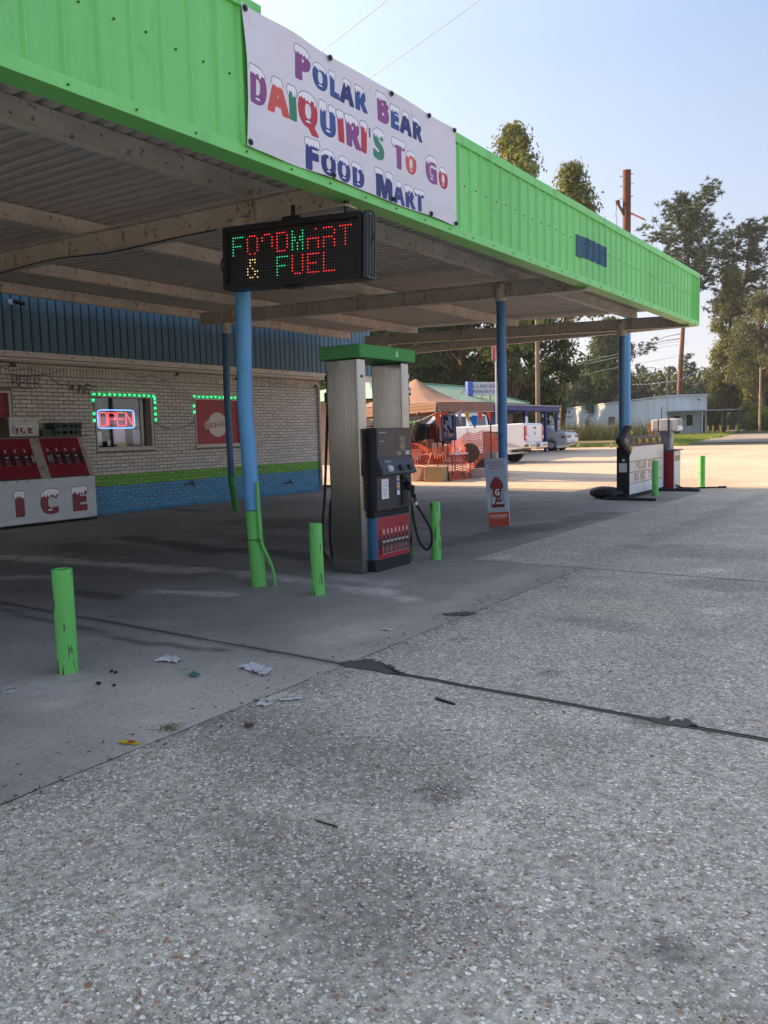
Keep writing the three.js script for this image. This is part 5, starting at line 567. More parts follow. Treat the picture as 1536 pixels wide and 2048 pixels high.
{ // white crew cab pickup, nose to -x
  const t = thing('pickup_truck', 'white crew cab pickup truck parked behind the vendor tent', 'pickup truck', [-16.0, groundY(-28.9), -28.95], .06), wm = new THREE.MeshPhysicalMaterial({ color: RGB(.76, .77, .79), roughness: .3, clearcoat: .7, clearcoatRoughness: .1, side: THREE.DoubleSide }), W = 1.98, by = .50;
  // bed and lower cab share the beltline, x: 2.75 tail, -3.0 nose
  obj('body', sideBody([[2.62, .62], [2.66, .75], [2.66, 1.46], [2.60, 1.50], [-.02, 1.44], [-1.45, 1.42], [-2.75, 1.36], [-3.02, 1.22], [-3.08, .72], [-2.95, .56], [-2.55, .50]], [[-2.05, .52, .50], [1.52, .52, .50]], W, .09).translate(0, 0, 0), wm, t);
  obj('cab', taper(sideBody([[.36, 1.44], [.30, 1.90], [.14, 2.0], [-1.0, 2.03], [-1.22, 1.98], [-1.85, 1.42]], [], 1.86, .07), 1.42, 2.03, .16), wm, t);
  const gl = std([.03, .04, .05], .05, 0); for (const s of [1, -1]) { const f = (pts) => { const g = poly(pts, .012); g.translate(0, 0, s > 0 ? .925 : -.937); return taper(g, 1.42, 2.03, .16); }; obj('side_window', f([[.22, 1.50], [.17, 1.88], [-.50, 1.92], [-.52, 1.47]]), gl, t); obj('side_window', f([[-.62, 1.47], [-.60, 1.92], [-1.05, 1.93], [-1.62, 1.48]]), gl, t); obj('pillar_trim', f([[-.52, 1.46], [-.51, 1.93], [-.60, 1.93], [-.62, 1.46]]), M.black, t); obj('door_seam', [box(.012, .78, .012, [.30, 1.05, s * .99]), box(.012, .85, .012, [-.57, 1.02, s * .99]), box(.012, .8, .012, [-1.55, 1.04, s * .99])], M.darkGrey, t); for (const x of [-.35, -1.35]) obj('door_handle', rbox(.2, .04, .04, .012, [x + .18, 1.28, s * .995]), wm, t); obj('wheel_arch', [[1.52], [-2.05]].map(([x]) => place(new THREE.TorusGeometry(.51, .025, 6, 20, PI), [x, .52, s * .965])), wm, t); obj('mirror', rbox(.12, .22, .2, .03, [-1.5, 1.52, s * 1.1]), M.black, t); }
  obj('rear_window', place(new THREE.PlaneGeometry(1.3, .38), [.375, 1.68, 0], [0, PI / 2, 0]).applyMatrix4(new THREE.Matrix4().makeRotationZ(.1).setPosition(.16, .02, 0)), gl, t);
  obj('bed_rail', [rbox(2.3, .05, .06, .015, [1.5, 1.49, .93]), rbox(2.3, .05, .06, .015, [1.5, 1.49, -.93])], M.darkGrey, t);
  const tg = obj('tailgate', rbox(.05, .66, 1.52, .03, [2.715, 1.14, 0], [0, 0, 0], 2), wm, t); obj('gate_handle', rbox(.02, .06, .26, .01, [2.742, 1.36, 0]), M.black, tg); obj('badge', [rbox(.012, .10, .09, .004, [2.742, 1.14, -.02]), rbox(.012, .03, .12, .004, [2.742, 1.08, .58])], M.darkGrey, tg);
  for (const s of [1, -1]) { obj('tail_light', [rbox(.09, .56, .19, .03, [2.695, 1.16, s * .88])], new THREE.MeshPhysicalMaterial({ color: RGB(.42, .012, .02), roughness: .12, clearcoat: 1 }), t); obj('reverse_lamp', rbox(.02, .12, .14, .01, [2.735, 1.0, s * .88]), M.whitePlain, t); }
  obj('rear_bumper', [rbox(.24, .22, .70, .05, [2.80, .68, .66], [0, 0, 0], 3), rbox(.24, .22, .70, .05, [2.80, .68, -.66], [0, 0, 0], 3), rbox(.2, .14, .7, .03, [2.78, .64, 0])], M.chrome, t); obj('licence_plate', rbox(.012, .13, .30, .004, [2.89, .66, 0]), std([.08, .10, .16], .5), t); obj('underbody', rbox(5.0, .16, 1.5, .03, [-.2, .52, 0]), M.black, t); obj('exhaust', bar([1.4, .42, -.6], [2.6, .42, -.6], .035), M.alu, t);
  for (const [x, s] of [[1.52, 1], [1.52, -1], [-2.05, 1], [-2.05, -1]]) wheel(t, x, .40, s * .84, .40, .27, s); obj('head_light', [rbox(.06, .22, .3, .03, [-3.0, 1.06, .78]), rbox(.06, .22, .3, .03, [-3.0, 1.06, -.78])], M.alu, t);
}
{ // silver sedan, nose to -x
  const t = thing('silver_sedan', 'silver four door sedan parked nose in under the post office canopy', 'car', [-18.95, groundY(-40.7), -41.5], .03), sm = new THREE.MeshPhysicalMaterial({ color: RGB(.56, .585, .63), roughness: .3, metalness: .2, clearcoat: .8, side: THREE.DoubleSide }), gl = std([.03, .04, .055], .05, 0);
  obj('body', sideBody([[2.10, .38], [2.22, .55], [2.20, .80], [2.08, .93], [1.42, 1.0], [-.7, .92], [-1.9, .80], [-2.22, .66], [-2.25, .42], [-2.05, .28]], [[-1.35, .33, .36], [1.33, .33, .36]], 1.70, .10), sm, t);
  obj('cabin', taper(sideBody([[1.62, .97], [.95, 1.33], [.55, 1.39], [-.15, 1.38], [-.45, 1.31], [-1.15, .93]], [], 1.56, .08), .94, 1.39, .22), sm, t);
  for (const s of [1, -1]) { const f = (p) => { const g = poly(p, .012); g.translate(0, 0, s > 0 ? .775 : -.787); return taper(g, .94, 1.39, .22); }; obj('side_window', f([[1.10, 1.0], [.80, 1.29], [.28, 1.33], [.26, .97]]), gl, t); obj('side_window', f([[.20, .97], [.22, 1.33], [-.15, 1.33], [-.40, 1.27], [-.85, .97]]), gl, t); obj('door_seam', [box(.01, .5, .01, [.24, .70, s * .85]), box(.01, .5, .01, [-.8, .66, s * .85])], M.darkGrey, t); obj('tail_light', [rbox(.10, .16, .50, .03, [2.225, .76, s * .56]), rbox(.22, .12, .05, .02, [2.02, .74, s * .835])], new THREE.MeshPhysicalMaterial({ color: RGB(.30, .03, .02), roughness: .15, clearcoat: 1 }), t); }
  obj('rear_window', place(new THREE.PlaneGeometry(.62, 1.15), [1.30, 1.17, 0], [-PI / 2, 0, 0]).applyMatrix4(new THREE.Matrix4().makeTranslation(1.3, 1.175, 0).multiply(new THREE.Matrix4().makeRotationZ(-.50)).multiply(new THREE.Matrix4().makeTranslation(-1.3, -1.155, 0))), gl, t);
  obj('spoiler', [rbox(.16, .03, 1.3, .012, [2.02, 1.07, 0]), rbox(.06, .10, .05, .01, [2.0, 1.01, .55]), rbox(.06, .10, .05, .01, [2.0, 1.01, -.55])], sm, t); obj('rear_bumper', rbox(.16, .2, 1.62, .06, [2.18, .47, 0], [0, 0, 0], 3), sm, t); obj('licence_plate', rbox(.012, .12, .28, .004, [2.265, .52, 0]), std([.4, .42, .45], .5), t); obj('bumper_trim', rbox(.02, .05, 1.3, .006, [2.26, .40, 0]), M.black, t);
  for (const [x, s] of [[1.33, 1], [1.33, -1], [-1.35, 1], [-1.35, -1]]) wheel(t, x, .305, s * .75, .305, .2, s);
}
// ---------------------------------------------------------------- post office
{
  const P = thing('post_office', 'low brick post office with pale green metal roof and blue flat canopy', 'post office'), y0 = groundY(-38);
  const green = std([.38, .54, .39], .5, .0, { map: SOFT }), eave = 2.92, rd = 3.98, E = [-27.2, -19.4, -27, -42.0], R = [-22.6, -31, -40.2];
  const face = (pts) => { const g = new THREE.BufferGeometry(), o = []; for (let i = 1; i < pts.length - 1; i++) o.push(...pts[0], ...pts[i], ...pts[i + 1]); g.setAttribute('position', new THREE.Float32BufferAttribute(o, 3)); g.computeVertexNormals(); return g; };
  const [x0, x1, za, zb] = E, [rx, ra, rb] = R;
  obj('roof', [face([[x1, eave, za], [x1, eave, zb], [rx, rd, rb], [rx, rd, ra]]), face([[x0, eave, zb], [x0, eave, za], [rx, rd, ra], [rx, rd, rb]]), face([[x1, eave, zb], [x0, eave, zb], [rx, rd, rb]]), face([[x0, eave, za], [x1, eave, za], [rx, rd, ra]])], green, P);
  const ribs = []; for (let i = 0; i < 23; i++) { const z = za - 1 - i * .62, t = z > ra ? (za - z) / (za - ra) : z < rb ? (z - zb) / (rb - zb) : 1; ribs.push(bar([x1, eave + .02, z], [x1 + (rx - x1) * t, eave + (rd - eave) * t + .008, z], .012, 4)); } stuff(obj('roof_rib', ribs, green, P)); obj('ridge_cap', [bar([rx, rd + .02, ra], [rx, rd + .02, rb], .06, 6), bar([rx, rd + .02, rb], [x1, eave + .03, zb], .05, 6)], std([.10, .22, .13], .5), P); obj('eave_trim', span(x1 - .03, x1 + .03, eave - .16, eave - .01, zb, za), std([.03, .10, .07], .6), P);
  const bw = std([.30, .22, .165], .9, 0, { map: GRIME }); obj('wall', span(-26.5, -20.05, y0 - .1, 2.86, -41.1, -27.6), bw, P); const bg = boxUV(rbox(.02, .085, .38, .004)), bk = []; for (let k = 0; k < 24; k++) for (let i = 0; i < 14; i++) { const g = bg.clone(); g.translate(-20.045, y0 + .1 + k * .10, -41.0 + .2 + i * .40 + (k % 2) * .2); bk.push(g); } stuff(obj('brick', bk, std([.34, .25, .185], .85, 0, { map: GRIME }), P, true)); const bk2 = []; for (let k = 0; k < 24; k++) for (let i = 0; i < 8; i++) { const g = boxUV(rbox(.38, .085, .02, .004)); g.translate(-20.3 - i * .4 - (k % 2) * .2, y0 + .1 + k * .1, -41.11); bk2.push(g); } stuff(obj('brick', bk2, std([.34, .25, .185], .85), P, true));
  obj('window', [span(-20.06, -20.0, y0 + .9, 2.2, -36.2, -34.2)], M.glassDark, P); obj('door', span(-20.06, -19.99, y0, 2.3, -39.3, -38.2), M.blueSign, P);
  const bl = paint([.045, .05, .25], .5); const c = obj('canopy_roof', [span(-20.0, -17.3, 2.42, 2.64, -41.2, -32.6)], bl, P); obj('canopy_sheet', span(-20.02, -17.2, 2.645, 2.70, -41.25, -32.55), std([.30, .33, .33], .5, .3), c); for (const z of [-33.2, -37.1, -39.55, -41.0]) obj('post', rbox(.13, 2.4 - y0, .13, .01, [-17.42, (2.42 + y0) / 2, z]), paint([.03, .035, .2], .5), P); obj('paper_notice', rbox(.02, .75, .28, .004, [-17.34, 1.75, -37.1]), M.whitePlain, P);
  const s = thing('post_office_sign', 'white roof sign with blue end reading U. S. POST OFFICE', 'sign', [-20.1, 3.34, -37.95], .98);
  const [cv, x] = canvas(640, 250); x.fillStyle = '#b9bcc4'; x.fillRect(0, 0, 640, 250); x.fillStyle = '#202329'; x.font = 'bold 96px sans-serif'; x.fillText('U. S. POST OFFICE', 22, 112, 596); x.font = 'bold 78px sans-serif'; x.fillText('BROOKELAND TX 75931', 22, 212, 596);
  obj('panel', rbox(1.78, .68, .26, .02, [0, .34, 0]), M.white, s); obj('printed_face', quad(1.70, .62, [0, .34, .1312]), std([1, 1, 1], .5, 0, { map: ctex(cv) }), s, true); obj('blue_end', rbox(.30, .74, .32, .02, [-.93, .34, 0]), M.blueSign, s); obj('leg', [bar([-.85, -.75, 0], [-.85, .0, 0], .03), bar([.3, -.75, 0], [.3, 0, 0], .03), bar([-.9, .5, -.1], [-1.9, -.5, -.4], .018, 6), bar([-.2, 0, .1], [-.55, -.6, .4], .018, 6)], M.darkGrey, s);
  const f = thing('flagpole', 'thin pale flagpole with a striped flag before the post office', 'flagpole', [-16.42, groundY(-32), -32.05]); obj('pole', bar([0, 0, 0], [0, 6.3, 0], .04, 12, .03), std([.48, .46, .45], .4, .5), f); const fg = new THREE.PlaneGeometry(.34, 1.05, 14, 14), fp = fg.attributes.position, fc = new Float32Array(fp.count * 3); for (let i = 0; i < fp.count; i++) { const u = fp.getX(i) / .34 + .5, v = fp.getY(i); fp.setXYZ(i, -.19 + u * (.26 + .1 * (v + .5)) * .9, 4.85 + v, .07 * Math.sin(u * 14 + v * 2)); const r = Math.floor(u * 7) % 2; fc.set(r ? [.62, .60, .62] : [.50, .06, .10], 3 * i); } fg.setAttribute('color', new THREE.BufferAttribute(fc, 3)); fg.computeVertexNormals(); obj('flag', fg, std([1, 1, 1], .8, 0, { vertexColors: true }), f, true);
  const r = thing('parking_rail', 'low weathered wooden rail behind the silver sedan', 'rail', [-16.25, groundY(-44.6), -44.6], .1); obj('beam', rbox(2.3, .12, .10, .02, [-.35, .34, 0]), cloth([.42, .38, .24]), r); for (const a of [-1.3, .6]) obj('post', rbox(.12, .34, .12, .015, [a, .17, 0]), cloth([.4, .36, .24]), r);
}
{ // long white metal building with a porch
  const b = thing('metal_building', 'long low white sheet metal building with a porch at its right end', 'building', [-26.5, .55, -94.3], .656), H = 4.38, wm = [.95, 1, 1.04].map((k) => paint([.74 * k, .83 * k, .86 * k], .45, { map: SOFT }));
  const pg = boxUV(join([span(0, .02, .0, H - .12, -.44, .44), ...[-.33, -.11, .11, .33].map((a) => span(-.03, -.001, 0, H - .14, a - .025, a + .025))])); for (let i = 0; i < 66; i++) obj('wall_panel', pg, wm[hash(i, 1, 4) * 3 | 0], b, true).position.set(0, 0, -.47 - i * .905);
  obj('body', [span(.03, 4.6, 0, H - .2, -59.5, -1.6), span(.03, 4.6, H * .62, H, -1.6, -.05)], wm[1], b); obj('roof', place(box(4.9, .06, 60, [2.3, H + .02, -29.8]), [0, 0, 0]), paint([.55, .57, .58], .5), b); obj('roof_trim', [span(-.07, .0, H - .1, H + .10, -59.8, .05), span(-.07, 4.72, H - .1, H + .12, -.04, .06)], wm[2], b);
  const fg = boxUV(join([span(-.44, .44, H * .63, H - .12, -.02, 0), ...[-.33, -.11, .11, .33].map((a) => span(a - .025, a + .025, H * .63, H - .12, .001, .03))])); for (let i = 0; i < 5; i++) obj('front_panel', fg, wm[i % 3], b, true).position.set(.47 + i * .905, 0, -.02);
  obj('porch_wall', span(.03, 4.6, 0, H * .62, -1.72, -1.62), paint([.40, .38, .35], .8), b); obj('door', [span(1.3, 2.1, 0, 2.1, -1.60, -1.56)], paint([.10, .08, .06], .7), b); obj('window', [span(2.9, 3.6, .95, 2.2, -1.60, -1.55)], M.glassDark, b); obj('window_mullion', [span(3.23, 3.27, .95, 2.2, -1.545, -1.53), span(2.9, 3.6, 1.56, 1.6, -1.545, -1.53)], M.bark, b); obj('corner_post', span(4.45, 4.6, 0, H * .63, -.12, 0), wm[2], b);
  obj('porch_roof', [place(box(7.7, .10, 2.6, [3.75, H * .60, .9]), [0, 0, 0])], paint([.62, .65, .66], .5), b); for (const [x, m] of [[3.2, M.white], [5.5, M.greenDark], [7.4, M.greenDark]]) obj('porch_post', rbox(.14, H * .59, .14, .01, [x, H * .295, 1.9]), m === M.white ? m : paint([.12, .20, .16], .6), b);
  const an = obj('antenna', [bar([-.1, .4, .1], [-.1, 6.7, .1], .035, 8), bar([-.1, 4.9, .1], [-.28, 4.85, .1], .03, 6)], M.alu, b); obj('drain_pipe', bar([-.09, 0, -1.6], [-.09, 3.2, -1.6], .035, 8), M.darkGrey, b); obj('air_conditioner', [rbox(.5, 1.1, 1.5, .03, [-.2, 1.9, -19.0])], std([.05, .06, .065], .7), b); obj('lamp', rbox(.14, .18, .18, .03, [3.6, H - .5, .1]), M.black, b); obj('meter_box', [rbox(.12, .6, .4, .02, [-.12, 1.1, -1.9])], M.alu, b); obj('side_door', span(-.06, -.032, 0, 2.2, -46.6, -44.0), wm[0], b);
  for (const [k, x, z, l] of [[0, -21.46, -91.73, 'leftmost'], [1, -20.6, -90.2, 'second from left'], [2, -19.75, -89.8, 'middle one'], [3, -19.3, -91.2, 'second from right'], [4, -18.7, -92.4, 'rightmost']]) { const q = thing('yellow_bollard', `${l} of the five small yellow posts before the white building porch`, 'bollard', [x, groundY(z), z]); obj('post', lathe([[.10, 0], [.10, .82], [.07, .88], [0, .9]], 12), M.yellow, q); }
}

// ---------------------------------------------------------------- trees
function leaves(clumps, n, size, tone, flat = .5, vary = .5) {      // leaf faces spread through clumps; tone of a clump is its own
  const pos = new Float32Array(n * 12), col = new Float32Array(n * 12), idx = new Uint32Array(n * 6), cum = []; let tot = 0; for (const c of clumps) cum.push(tot += c[3] ** 2.1);
  const a = V(), b = V(), d = V(), q = V();
  for (let i = 0; i < n; i++) {
    const r = rnd() * tot; let k = 0; while (cum[k] < r) k++; const [cx, cy, cz, cr, ct = 1, ey = .8] = clumps[k];
    d.set(rnd() - .5, rnd() - .5, rnd() - .5).normalize(); const rad = cr * (rnd() < .16 ? rr(1.05, 1.6) : .30 + .80 * rnd() ** .5); q.set(cx + d.x * rad, cy + d.y * rad * ey, cz + d.z * rad);
    const nrm = d.clone().add(V(rr(-1, 1), rr(-.4, 1.2), rr(-1, 1)).multiplyScalar(.9)).normalize(); a.set(rr(-1, 1), rr(-1, 1) * flat, rr(-1, 1)).cross(nrm).normalize(); b.crossVectors(nrm, a);
    const s = size * rr(.55, 1.35), v = ct * (1 + vary * (rnd() - .5)), t = [tone[0] * v * rr(.85, 1.25), tone[1] * v, tone[2] * v * rr(.7, 1.2)], o = i * 12;
    [[-s, 0, 0], [0, -s * .45, s * .15], [s, 0, 0], [0, s * .45, s * .15]].forEach(([u, w, h], j) => { pos[o + 3 * j] = q.x + a.x * u + b.x * w + nrm.x * h; pos[o + 3 * j + 1] = q.y + a.y * u + b.y * w + nrm.y * h; pos[o + 3 * j + 2] = q.z + a.z * u + b.z * w + nrm.z * h; col[o + 3 * j] = t[0]; col[o + 3 * j + 1] = t[1]; col[o + 3 * j + 2] = t[2]; });
    idx.set([4 * i, 4 * i + 1, 4 * i + 2, 4 * i, 4 * i + 2, 4 * i + 3], 6 * i);
  }
  const g = new THREE.BufferGeometry(); g.setAttribute('position', new THREE.BufferAttribute(pos, 3)); g.setAttribute('color', new THREE.BufferAttribute(col, 3)); g.setIndex(new THREE.BufferAttribute(idx, 1)); g.computeVertexNormals(); return g;
}
const leafM = new THREE.MeshPhysicalMaterial({ color: 0xffffff, roughness: .9, vertexColors: true, side: THREE.DoubleSide, transmission: .42, thickness: 0, specularIntensity: .25 }), needleM = std([1, 1, 1], .8, 0, { vertexColors: true });
const limb = (pts, r0, r1, n = 8) => { const o = []; for (let i = 0; i < pts.length - 1; i++) { const t0 = i / (pts.length - 1), t1 = (i + 1) / (pts.length - 1); o.push(bar(pts[i], pts[i + 1], r0 + (r1 - r0) * t0, n, r0 + (r1 - r0) * t1)); } return o; };
function broadTree(name, label, x, z, h, w, crown0, tone, n, size, { lean = 0, gaps = 0, tall = 1, group, vary, fat = 1 } = {}) {
  const y = groundY(z) - .05, t = thing(name, label, 'tree', [x, y, z], 0, group), th = h * .5, trunk = [0, .18, .36, .56, .8].map((f, i) => [lean * f + (i % 2) * .1, h * f, i % 2 ? .1 : 0]), wood = limb(trunk, w * .035 + .08, .04, 9), cl = [];
  const m = Math.round(34 + w * 6); for (let i = 0; i < m; i++) { const u = i / (m - 1), yy = crown0 + (h - crown0) * (u ** .9), rw = w * .5 * Math.sin(PI * clamp(.12 + u * .86) ** tall) , a = rnd() * 6.3, rad = rw * (.25 + .75 * Math.sqrt(rnd())), c = [lean * yy / h + Math.cos(a) * rad, yy + rr(-.4, .4), Math.sin(a) * rad, w * fat * rr(.07, .15) * (u > .9 ? .8 : 1), rr(.6, 1.45), rr(.6, .9)]; cl.push(c); const s = Math.max(crown0 * .5, yy - rr(1, 2.5)); wood.push(...limb([[lean * s / h, Math.min(s, h * .75), 0], [c[0] * .55, (s + yy) / 2 + .3, c[2] * .55], [c[0], c[1], c[2]]], .05 + w * .008, .02, 5)); }
  obj('trunk', wood, M.bark, t); obj('crown', leaves(cl, Math.round(n * (1 - gaps)), size, tone, .5, vary), leafM, t, true); return t;
}
const DK = [.048, .088, .022], MID = [.075, .12, .03], YEL = [.115, .135, .032], OLV = [.11, .13, .045];
broadTree('broadleaf_tree', 'tall yellow green tree top rising over the fascia right of the banner', -26, -54, 22.6, 7.6, 4, [.21, .25, .062], 17000, .17, { tall: .55, fat: 1.05 });
broadTree('broadleaf_tree', 'tall tree behind the wooden utility pole with its top over the fascia', -25.2, -60.3, 20.9, 5.6, 9.5, [.16, .19, .055], 15000, .17, { tall: .62, lean: 1.0, fat: 1.5 });
[[-38, -48, 12, 9, 2.5], [-33.2, -50.5, 13.5, 9, 2.2], [-29.3, -52, 12.5, 7.5, 2.4]].forEach(([x, z, h, w, c], i) => broadTree('oak_tree', ['dense dark oak behind the tent and fuel pump', 'dense dark oak behind the green post office roof', 'dark oak behind the post office sign'][i], x, z, h, w, c, DK, 13000, .17, { tall: .9 }));
broadTree('oak_tree', 'dark tree with ragged edge right of the flagpole', -25.4, -55.5, 11.5, 7.2, 2.0, MID, 11000, .16, { tall: .95, lean: -.4 }); broadTree('broadleaf_tree', 'dense dark green tree rising over the white metal building behind the paired blue poles', -42.6, -121, 17.2, 9.6, 1.2, MID, 18000, .27, { tall: .7, fat: 1.2 }); broadTree('oak_tree', 'low yellowish tree behind the blue post office canopy', -24.6, -50.5, 6.0, 3.6, 1.2, OLV, 4000, .14, {});
[[-56, -88], [-61.5, -93], [-66, -100], [-72, -107], [-77, -115], [-83, -123], [-89, -131], [-96, -137], [-52, -81]].forEach(([x, z], i) => broadTree('dense_tree', 'unseen dense tree added behind the row to shade the white metal building', x, z, 19 + (i * 7 % 5), 12, 1, DK, 17000, .46, { group: 'row of dense trees far behind the post office', tall: .8 }));
[[-66, -86], [-73, -95], [-80, -105], [-88, -115], [-96, -126], [-104, -136]].forEach(([x, z]) => broadTree('dense_tree', 'unseen dense tree added behind the row to shade the white metal building', x, z, 22, 12, 1, DK, 12000, .6, { group: 'row of dense trees far behind the post office', tall: .8 }));  // second row, out of view, added to close sun gaps on the white building
{ // tall pine with bare trunk and open tufted crown
  const pine = (label, x, z, h, lean, crown0, w, nb, tone, seedTwig) => { const y = groundY(z), t = thing('pine_tree', label, 'tree', [x, y, z]); const tr = [[0, 0, 0], [lean * .25, h * .3, 0], [lean * .55, h * .55, .1], [lean * .9, h * .8, 0], [lean, h * .97, 0]], wood = limb(tr, .36, .10, 10), pos = [], col = [];
    const tuft = (c, r, v) => { for (let k = 0; k < 20; k++) { const d = V(rr(-1, 1), rr(-.35, 1), rr(-1, 1)).normalize(), s = V(rr(-1, 1), rr(-1, 1), rr(-1, 1)).cross(d).normalize().multiplyScalar(r * .10), e = d.multiplyScalar(r * rr(.6, 1.1)); for (const p of [[c.x - s.x, c.y - s.y, c.z - s.z], [c.x + s.x, c.y + s.y, c.z + s.z], [c.x + e.x, c.y + e.y, c.z + e.z]]) pos.push(...p); const f = v * rr(.6, 1.4); for (let j = 0; j < 3; j++) col.push(tone[0] * f, tone[1] * f, tone[2] * f); } };
    for (let i = 0; i < nb; i++) { const u = (i + rnd() * .5) / nb, yy = crown0 + (h - crown0) * u, k = w * (.55 + .45 * Math.sin(u * PI * .9 + .4)) * rr(.55, 1), a = i * 2.4 + rr(-.4, .4), bx = lean * yy / h, end = [bx + Math.cos(a) * k, yy + k * rr(.15, .75), Math.sin(a) * k], mid = [bx + Math.cos(a) * k * .5, yy + k * .08, Math.sin(a) * k * .5]; wood.push(...limb([[bx, yy - .3, 0], mid, end], .11 * (1 - u * .5), .025, 6));
      const v = rr(.7, 1.3); for (let j = 0; j < 46; j++) { const s = rr(.3, 1.08), p = V(bx + (end[0] - bx) * s, (yy - .3) + (end[1] - yy + .3) * s, end[2] * s).add(V(rr(-1, 1), rr(-.8, .9), rr(-1, 1)).multiplyScalar(.30 * k * s + .2)); tuft(p, rr(.42, .78), v * rr(.75, 1.2)); } }
    for (const [dx, dy, dz] of seedTwig) { wood.push(...limb([[lean * dy / h, dy + .8, 0], [dx * .5, dy + .6, dz * .5], [dx, dy, dz]], .06, .02, 5)); for (let j = 0; j < 26; j++) tuft(V(dx + rr(-.7, .7), dy + rr(-1, .6), dz + rr(-.6, .6)), rr(.3, .5), rr(.5, 1)); }
    obj('trunk', wood, M.barkPine, t); const g = new THREE.BufferGeometry(); g.setAttribute('position', new THREE.Float32BufferAttribute(pos, 3)); g.setAttribute('color', new THREE.Float32BufferAttribute(col, 3)); g.computeVertexNormals(); obj('crown', g, needleM, t, true); return t; };
  pine('tall pine with bare trunk and open crown behind the white metal building', -28.6, -106.2, 28.6, 1.4, 17.5, 5.2, 30, [.075, .12, .04], [[-4.2, 11.2, .5], [-3.4, 11.8, -.6], [1.6, 8.2, .2], [1.2, 9.4, .4]]);
  pine('slimmer dark pine leaning right behind the tall pine', -24.6, -112, 25.5, 3.2, 14.5, 4.6, 22, [.065, .10, .038], [[5.2, 17.4, 0], [4.6, 16.6, .5]]);
}
{ // tree smothered in vines, and its neighbours at the right edge
  const y = groundY(-96), t = thing('vine_covered_tree', 'tree smothered in yellow green vines right of the tall pine trunk', 'tree', [-23.0, y, -105.5]); const cl = [];
  for (let i = 0; i < 54; i++) { const u = i / 53, w = 2.9 * (1 - .62 * u) * (.75 + .4 * Math.sin(u * 19)), a = rnd() * 6.3, r = w * Math.sqrt(rnd()); cl.push([Math.cos(a) * r - .4 + 1.4 * u, .6 + 18.8 * u, Math.sin(a) * r, rr(.55, 1.25), rr(.55, 1.5), .95]); }
  obj('trunk', limb([[0, 0, 0], [.1, 6, 0], [.7, 12, 0], [1.0, 19, 0]], .4, .1, 9), M.bark, t); obj('crown', leaves(cl, 17000, .19, [.15, .17, .048], .5, .6), leafM, t, true);
  const t2 = thing('vine_covered_tree', 'shorter vine draped tree against the right side of the taller one', 'tree', [-19.8, y, -104.5]); const c2 = []; for (let i = 0; i < 30; i++) { const u = i / 29, w = 2.2 * (1 - .5 * u), a = rnd() * 6.3, r = w * Math.sqrt(rnd()); c2.push([Math.cos(a) * r, .5 + 12 * u, Math.sin(a) * r, rr(.5, 1.0), rr(.5, 1.4), .9]); } obj('trunk', limb([[0, 0, 0], [.3, 6, 0], [.2, 11, 0]], .3, .08, 8), M.bark, t2); obj('crown', leaves(c2, 8000, .18, [.12, .145, .042], .5, .6), leafM, t2, true);
  broadTree('broadleaf_tree', 'thin leafed grey tree with visible dark limbs at the right edge', -16.6, -95, 14.8, 7, 4.5, [.13, .15, .07], 7000, .17, { lean: -.5, tall: .8 }); broadTree('broadleaf_tree', 'tree at the right frame edge behind the thin leafed tree', -13.2, -97, 15.5, 7, 2, [.11, .135, .055], 8000, .18, { lean: .4 });
  broadTree('broadleaf_tree', 'dark tree filling the gap behind the vine covered trees', -19.4, -111, 12.5, 7, 1.5, DK, 8000, .2, {}); broadTree('broadleaf_tree', 'dark tree behind the thin leafed tree and small pole', -14.8, -107, 9.5, 9, .8, [.05, .07, .026], 9000, .2, {});
  [[-16.9, -96.5, 2.6, 3.2, 'bush right of the porch behind the yellow posts'], [-15.9, -92.6, 3.4, 3.6, 'largest green bush below the thin leafed tree'], [-14.0, -91, 2.8, 3.6, 'bush at the right frame edge beside the gravel drive'], [-12.0, -92, 3.6, 4.5, 'bush beyond the right frame edge']].forEach(([x, z, h, w, l]) => { const b = thing('bush', l, 'bush', [x, groundY(z), z]), c = []; for (let i = 0; i < 14; i++) { const a = rnd() * 6.3, r = w * .42 * Math.sqrt(rnd()); c.push([Math.cos(a) * r, h * rr(.15, .72), Math.sin(a) * r, h * rr(.18, .32), rr(.6, 1.4), .8]); } obj('stems', limb([[0, 0, 0], [.2, h * .5, .1]], .06, .02, 5), M.bark, b); obj('crown', leaves(c, 4200, .13, [.12, .17, .035], .5, .5), leafM, b, true); });
}
{ // the wood far behind reads as one mass
  const cl = [], wood = []; for (let i = 0; i < 430; i++) { const f = rnd(), px = -105 + 105 * f, z = -158 - 50 * rnd(), h = rr(9, 15.5) * (px > -55 && px < -40 ? .92 : 1), x = px; wood.push(bar([x, 0, z], [x, h * .8, z], .25, 5, .12)); const nb = 7; for (let k = 0; k < nb; k++) { const u = k / (nb - 1); cl.push([x + rr(-1.4, 1.4) * (1.2 - u), h * (.18 + .78 * u), z + rr(-1.4, 1.4), (2.2 - 1.3 * u) * rr(.8, 1.2), rr(.65, 1.3) * (.6 + .5 * u), .9]); } }
  const w = thing('distant_wood', 'distant dark green wood behind the white metal building', 'wood'); w.userData.kind = 'stuff'; obj('trunks', wood, M.bark, w); obj('crowns', leaves(cl, 210000, .58, [.070, .105, .038], .5, .5), needleM, w, true);
}
